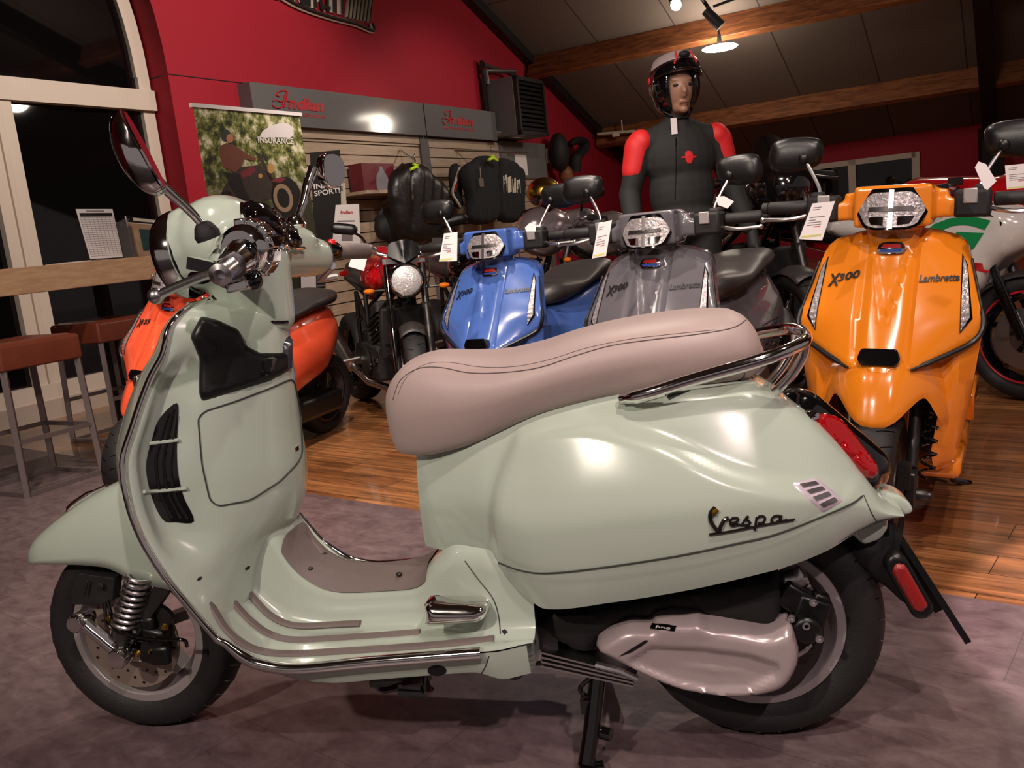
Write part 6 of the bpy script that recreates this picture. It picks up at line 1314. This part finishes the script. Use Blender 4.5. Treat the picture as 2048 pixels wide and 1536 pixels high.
bshape('printed_frame', mat('print_dark_metal', (58, 46, 42), .6, noise=.5, nscale=30), [[(470, 335), (520, 330), (548, 360), (560, 395), (530, 400), (500, 425), (460, 400), (445, 380)], [(508, 300), (520, 308), (566, 392), (558, 394)]]); bshape('printed_tank', mat('print_maroon', (120, 40, 52), .5), [[(480, 345), (505, 332), (512, 340), (500, 352), (484, 356)], [(540, 362), (560, 354), (572, 358), (560, 366)]], .001)
bshape('printed_jacket', mat('print_brown', (112, 62, 48), .6, noise=.3, nscale=40), [[(440, 292), (452, 286), (470, 292), (500, 312), (512, 316), (510, 322), (488, 318), (478, 338), (470, 345), (447, 335), (438, 310)]], .002); bshape('printed_legs', M['dark'], [[(450, 345), (478, 348), (490, 380), (500, 400), (478, 398), (462, 375)]], .002)
bshape('printed_face', mat('print_face', (182, 116, 88), .6), [ell(459, 277, 7, 9)], .003); bshape('printed_helmet', mat('print_helmet', (44, 50, 44), .5), [ell(451, 271, 9, 12, rot=.2)], .002)
bshape('printed_lamp', mat('print_amber', (190, 140, 80), .5), [ell(541, 337, 7, 10), ell(520, 352, 4, 5)], .003)
bshape('printed_feather_logo', M['white'], [[(518, 275), (525, 262), (540, 252), (560, 246), (575, 247), (585, 256), (587, 270), (580, 276), (560, 275)]], .003)
g = MB(); a0, z0 = BT(516, 286); a1, z1 = BT(587, 289); text_fit(g, 'INSURANCE', RW(a0, -3.457, (z0+z1)/2-.0), AX, a1-a0, .045, .002, 0, .02); g.build('banner_lettering', M['white'], BN, world=True)

# poster stands between banner and slat wall
T, q, _ = standee('poster_stand', 'black poster stand with white words, behind the far mirror of the mint scooter', 'poster', [(620, 305), (680, 300), (684, 500), (632, 500)], -4.6, M['matte'])
g = MB(); pA, pB = q(.05, .38, .003), q(.95, .36, .003); ex_ = pB-pA; text_fit(g, 'INNER', pA, ex_, ex_.length, .05, .002, 0, .02); pA = q(.05, .45, .003); text_fit(g, 'SPORT!', pA, ex_, ex_.length, .05, .002, 0, .02); g.build('poster_lettering', M['white'], T, world=True)
T, q, _ = standee('sheet_poster', 'tall pale printed poster sheet left of the shelf, nearer copy with red script', 'poster', [(672, 410), (718, 408), (722, 500), (664, 500)], -4.3, M['white'])
quads(q, [(.1, .35, .8, .38), (.15, .5, .9, .54), (.3, .6, .7, .8)], 'printed_sketch', M['ink'], T); g = MB(); pA = q(.2, .2, .003); ex_ = q(.7, .2)-q(.2, .2); text_fit(g, 'Indian', pA, ex_, ex_.length, .03, .002, .2, .02); g.build('red_script', M['redscript'], T, world=True)
T, q, _ = standee('sheet_poster', 'narrow pale leaflet sheet behind the far mirror, above the other sheet', 'poster', [(662, 368), (690, 366), (694, 420), (668, 420)], -4.9, M['cream']); quads(q, [(.2, .1, .8, .3)], 'printed_block', M['ink'], T)
T, q, _ = standee('info_panel', 'dark info panel with a pale square on it, low behind the mint headset', 'sign', [(598, 515), (650, 512), (652, 612), (600, 615)], -3.3, M['dark'])
quads(q, [(.05, .28, .62, .75)], 'pale_square', M['white'], T); quads(q, [(.66, .5+.07*k, .98, .53+.07*k) for k in range(4)], 'text_line', M['ink'], T)

# clothes on the slat wall
def garment(name, label, cat, outline, n_, m_, depth=.10, hang=None, step=.04, grp=None):
    P = [AN(U(x, y, n=n_)) for x, y in outline]; pl = cr([(p[0], p[2]) for p in P], 3, True); c = np.mean(pl, 0)
    T = thing(name, label, cat, RW(c[0], n_, min(p[1] for p in pl)), group=grp)
    rr_ = random.Random(len(outline))
    def h(u_, v_, d): return depth*math.sqrt(max(0, 1-(1-min(d/(depth*1.1), 1))**2))+.012*math.sin(u_*34+2*math.sin(v_*6))
    g = MB(); g.relief(pl, RW(0, n_, 0), AX, (0, 0, 1), step, h, lambda u_, v_: -depth*.4); bv = None; g.v = g.v; o = None
    BVg = g.bvh(); g.build('cloth_body', m_, T, 60, world=True); return T, BVg
def hanger(T, x, y, n_, neon=True):
    p = U(x, y, n=n_+.1); g = MB(); g.tube(cr([p, p+Vector((0, 0, .07)), p+Vector((-.0, -.04, .11)), p+Vector((0, 0, .14))], 5), .006, 8); g.build('hanger_hook', M['satin'], T, world=True)
    g = MB(); a_ = Vector(AX); g.tube([p-a_*.12+Vector((0, 0, -.03)), p, p+a_*.12+Vector((0, 0, -.03))], .018, 8); g.tube([p-a_*.05+Vector((0, 0, .03)), p+a_*.05+Vector((0, 0, .02))], .012, 8); g.build('hanger_clip', M['neon'], T, world=True)
T, bv = garment('leather_jacket', 'worn black leather jacket with tan scuffs, hanging nearer the wooden shelf', 'jacket', [(812, 332), (830, 325), (845, 335), (862, 352), (880, 370), (890, 395), (884, 430), (878, 480), (840, 490), (815, 478), (808, 430), (800, 380)], -4.75, M['blackfab'], .14); hanger(T, 832, 334, -4.75)
g = MB(); patch(g, bv, ell(822, 394, 5, 6), .004, 4); g.build('scuffed_patch', mat('tan_scuff', (96, 70, 48), .5), T, world=True)
T, bv = garment('leather_jacket', 'black leather jacket with wide sleeve hanging left behind the other jacket', 'jacket', [(800, 335), (812, 330), (818, 400), (816, 470), (800, 472), (783, 400), (782, 365), (788, 345)], -4.5, M['blackfab'], .10)
T, bv = garment('jersey_shirt', 'dark shirt with swing tag hanging at the left of the clothing rail', 'shirt', [(945, 322), (960, 312), (985, 314), (992, 330), (993, 380), (992, 440), (940, 446), (935, 400), (925, 360), (926, 335)], -4.7, M['jersey'], .07); hanger(T, 985, 316, -4.65)
g = MB(); p = U(962, 365, n=-4.6); g.box(p, (.002, .07, .10), Matrix.Rotation(PI/2-PH, 3, 'Z')); g.tube([p+Vector((0, 0, .05)), U(960, 335, n=-4.6)], .003, 5); g.build('swing_tag', M['cream'], T, world=True)
T, bv = garment('jersey_shirt', 'dark shirt with cream printed stripes on the front, right of the tagged one', 'shirt', [(996, 318), (1015, 318), (1040, 335), (1045, 360), (1044, 400), (1040, 440), (998, 440), (994, 380), (994, 335)], -4.75, M['jersey'], .07)
g = MB()
for k in range(4): patch(g, bv, [(1006+9*k, 352+3*k), (1013+9*k, 349+3*k), (1014+9*k, 382+1.5*k), (1007+9*k, 386)], .004, 8)
g.build('cream_stripe', M['cream'], T, world=True)
T, bv = garment('long_sleeve_shirt', 'dark long-sleeved shirt with red and white piping, edge-on between jackets and shirts', 'shirt', [(905, 330), (916, 328), (922, 345), (920, 380), (925, 415), (912, 412), (903, 380), (900, 350)], -4.85, M['jersey'], .06)
g = MB(); seam(g, bv, [(919, 335), (911, 360), (905, 385), (914, 402), (921, 414)], .018, .006, 6); g.build('white_piping', M['cream'], T, world=True); g = MB(); seam(g, bv, [(922, 340), (915, 362), (910, 384)], .012, .006, 6); g.build('red_piping', M['redscript'], T, world=True)
g = MB(); 
for (x0, y0, x1, y1) in ((800, 300, 830, 322), (912, 300, 1000, 303)): g.tube([U(x0, y0, n=-5.12), U(x1, y1, n=-4.7)], .012, 8)
g.tube([U(908, 300, n=-4.7), U(1055, 305, n=-4.7)], .014, 8); tag(g.build('clothing_rail', M['satin']), 'thin metal display rail across the right half of the slat wall', 'rail')
b = Blob(); P0 = U(785, 455, n=-4.7); b.ell(P0, (.14, .14, .2)); b.ell(P0+Vector((-.08, -.1, .0)), (.09, .09, .13)); b.cap(P0+Vector((-.15, -.1, .1)), P0+Vector((-.05, 0, .25)), .02); o = b.build('backpack', M['matte'], None, .02, 4); tag(o, 'small black backpack hanging low under the wooden shelf', 'bag')
# belts, bags and gear hanging on the red wall right of the heater
for k, (x, y, r, mm, lb) in enumerate(((1118, 305, (.16, .22, .3), 'matte', 'black riding bag hanging on the red wall right of the heater, topmost'), (1132, 350, (.12, .12, .16), 'beam', 'round tan leather item on the red wall below the black bag'))):
    b = Blob(); b.ell(U(x, y, n=-4.95), r); o = b.build('wall_bag', M[mm], None, .03, 3); tag(o, lb, 'bag')
g = MB(); g.tube(cr([U(1140, 290, n=-4.95), U(1150, 282, n=-4.9), U(1168, 285, n=-4.9), U(1166, 300, n=-4.9), U(1152, 315, n=-4.92), U(1150, 345, n=-4.95)], 6), .09, 12, flat=.6); tag(g.build('hanging_gear', M['matte']), 'black looped riding gear hanging on the dark end of the red wall', 'gear')
g = MB(); g.box(U(1098, 312, n=-5.15), (.06, .14, .22), Matrix.Rotation(-PH, 3, 'Z')); tag(g.build('wall_switch', M['cream'], bevel=.01), 'cream wall switch on the red strip beside the slat wall', 'switch')
b = Blob(); b.ell(U(1088, 385, dep=6.4), (.13, .13, .11)); o = b.build('round_lamp_shade', M['gold'], None, .015, 3); tag(o, 'brass coloured round headlamp shell above the silver motorcycle', 'lamp')

card([(702, 517), (734, 518), (728, 542), (697, 533)], 4.75, 'small white card hanging under the right grip of the mint scooter, on the motorcycle behind', False)
card([(2010, 331), (2062, 326), (2066, 374), (2014, 379)], 3.2, 'pale card hanging on the machine at the right edge, above the yellow scooter grip')
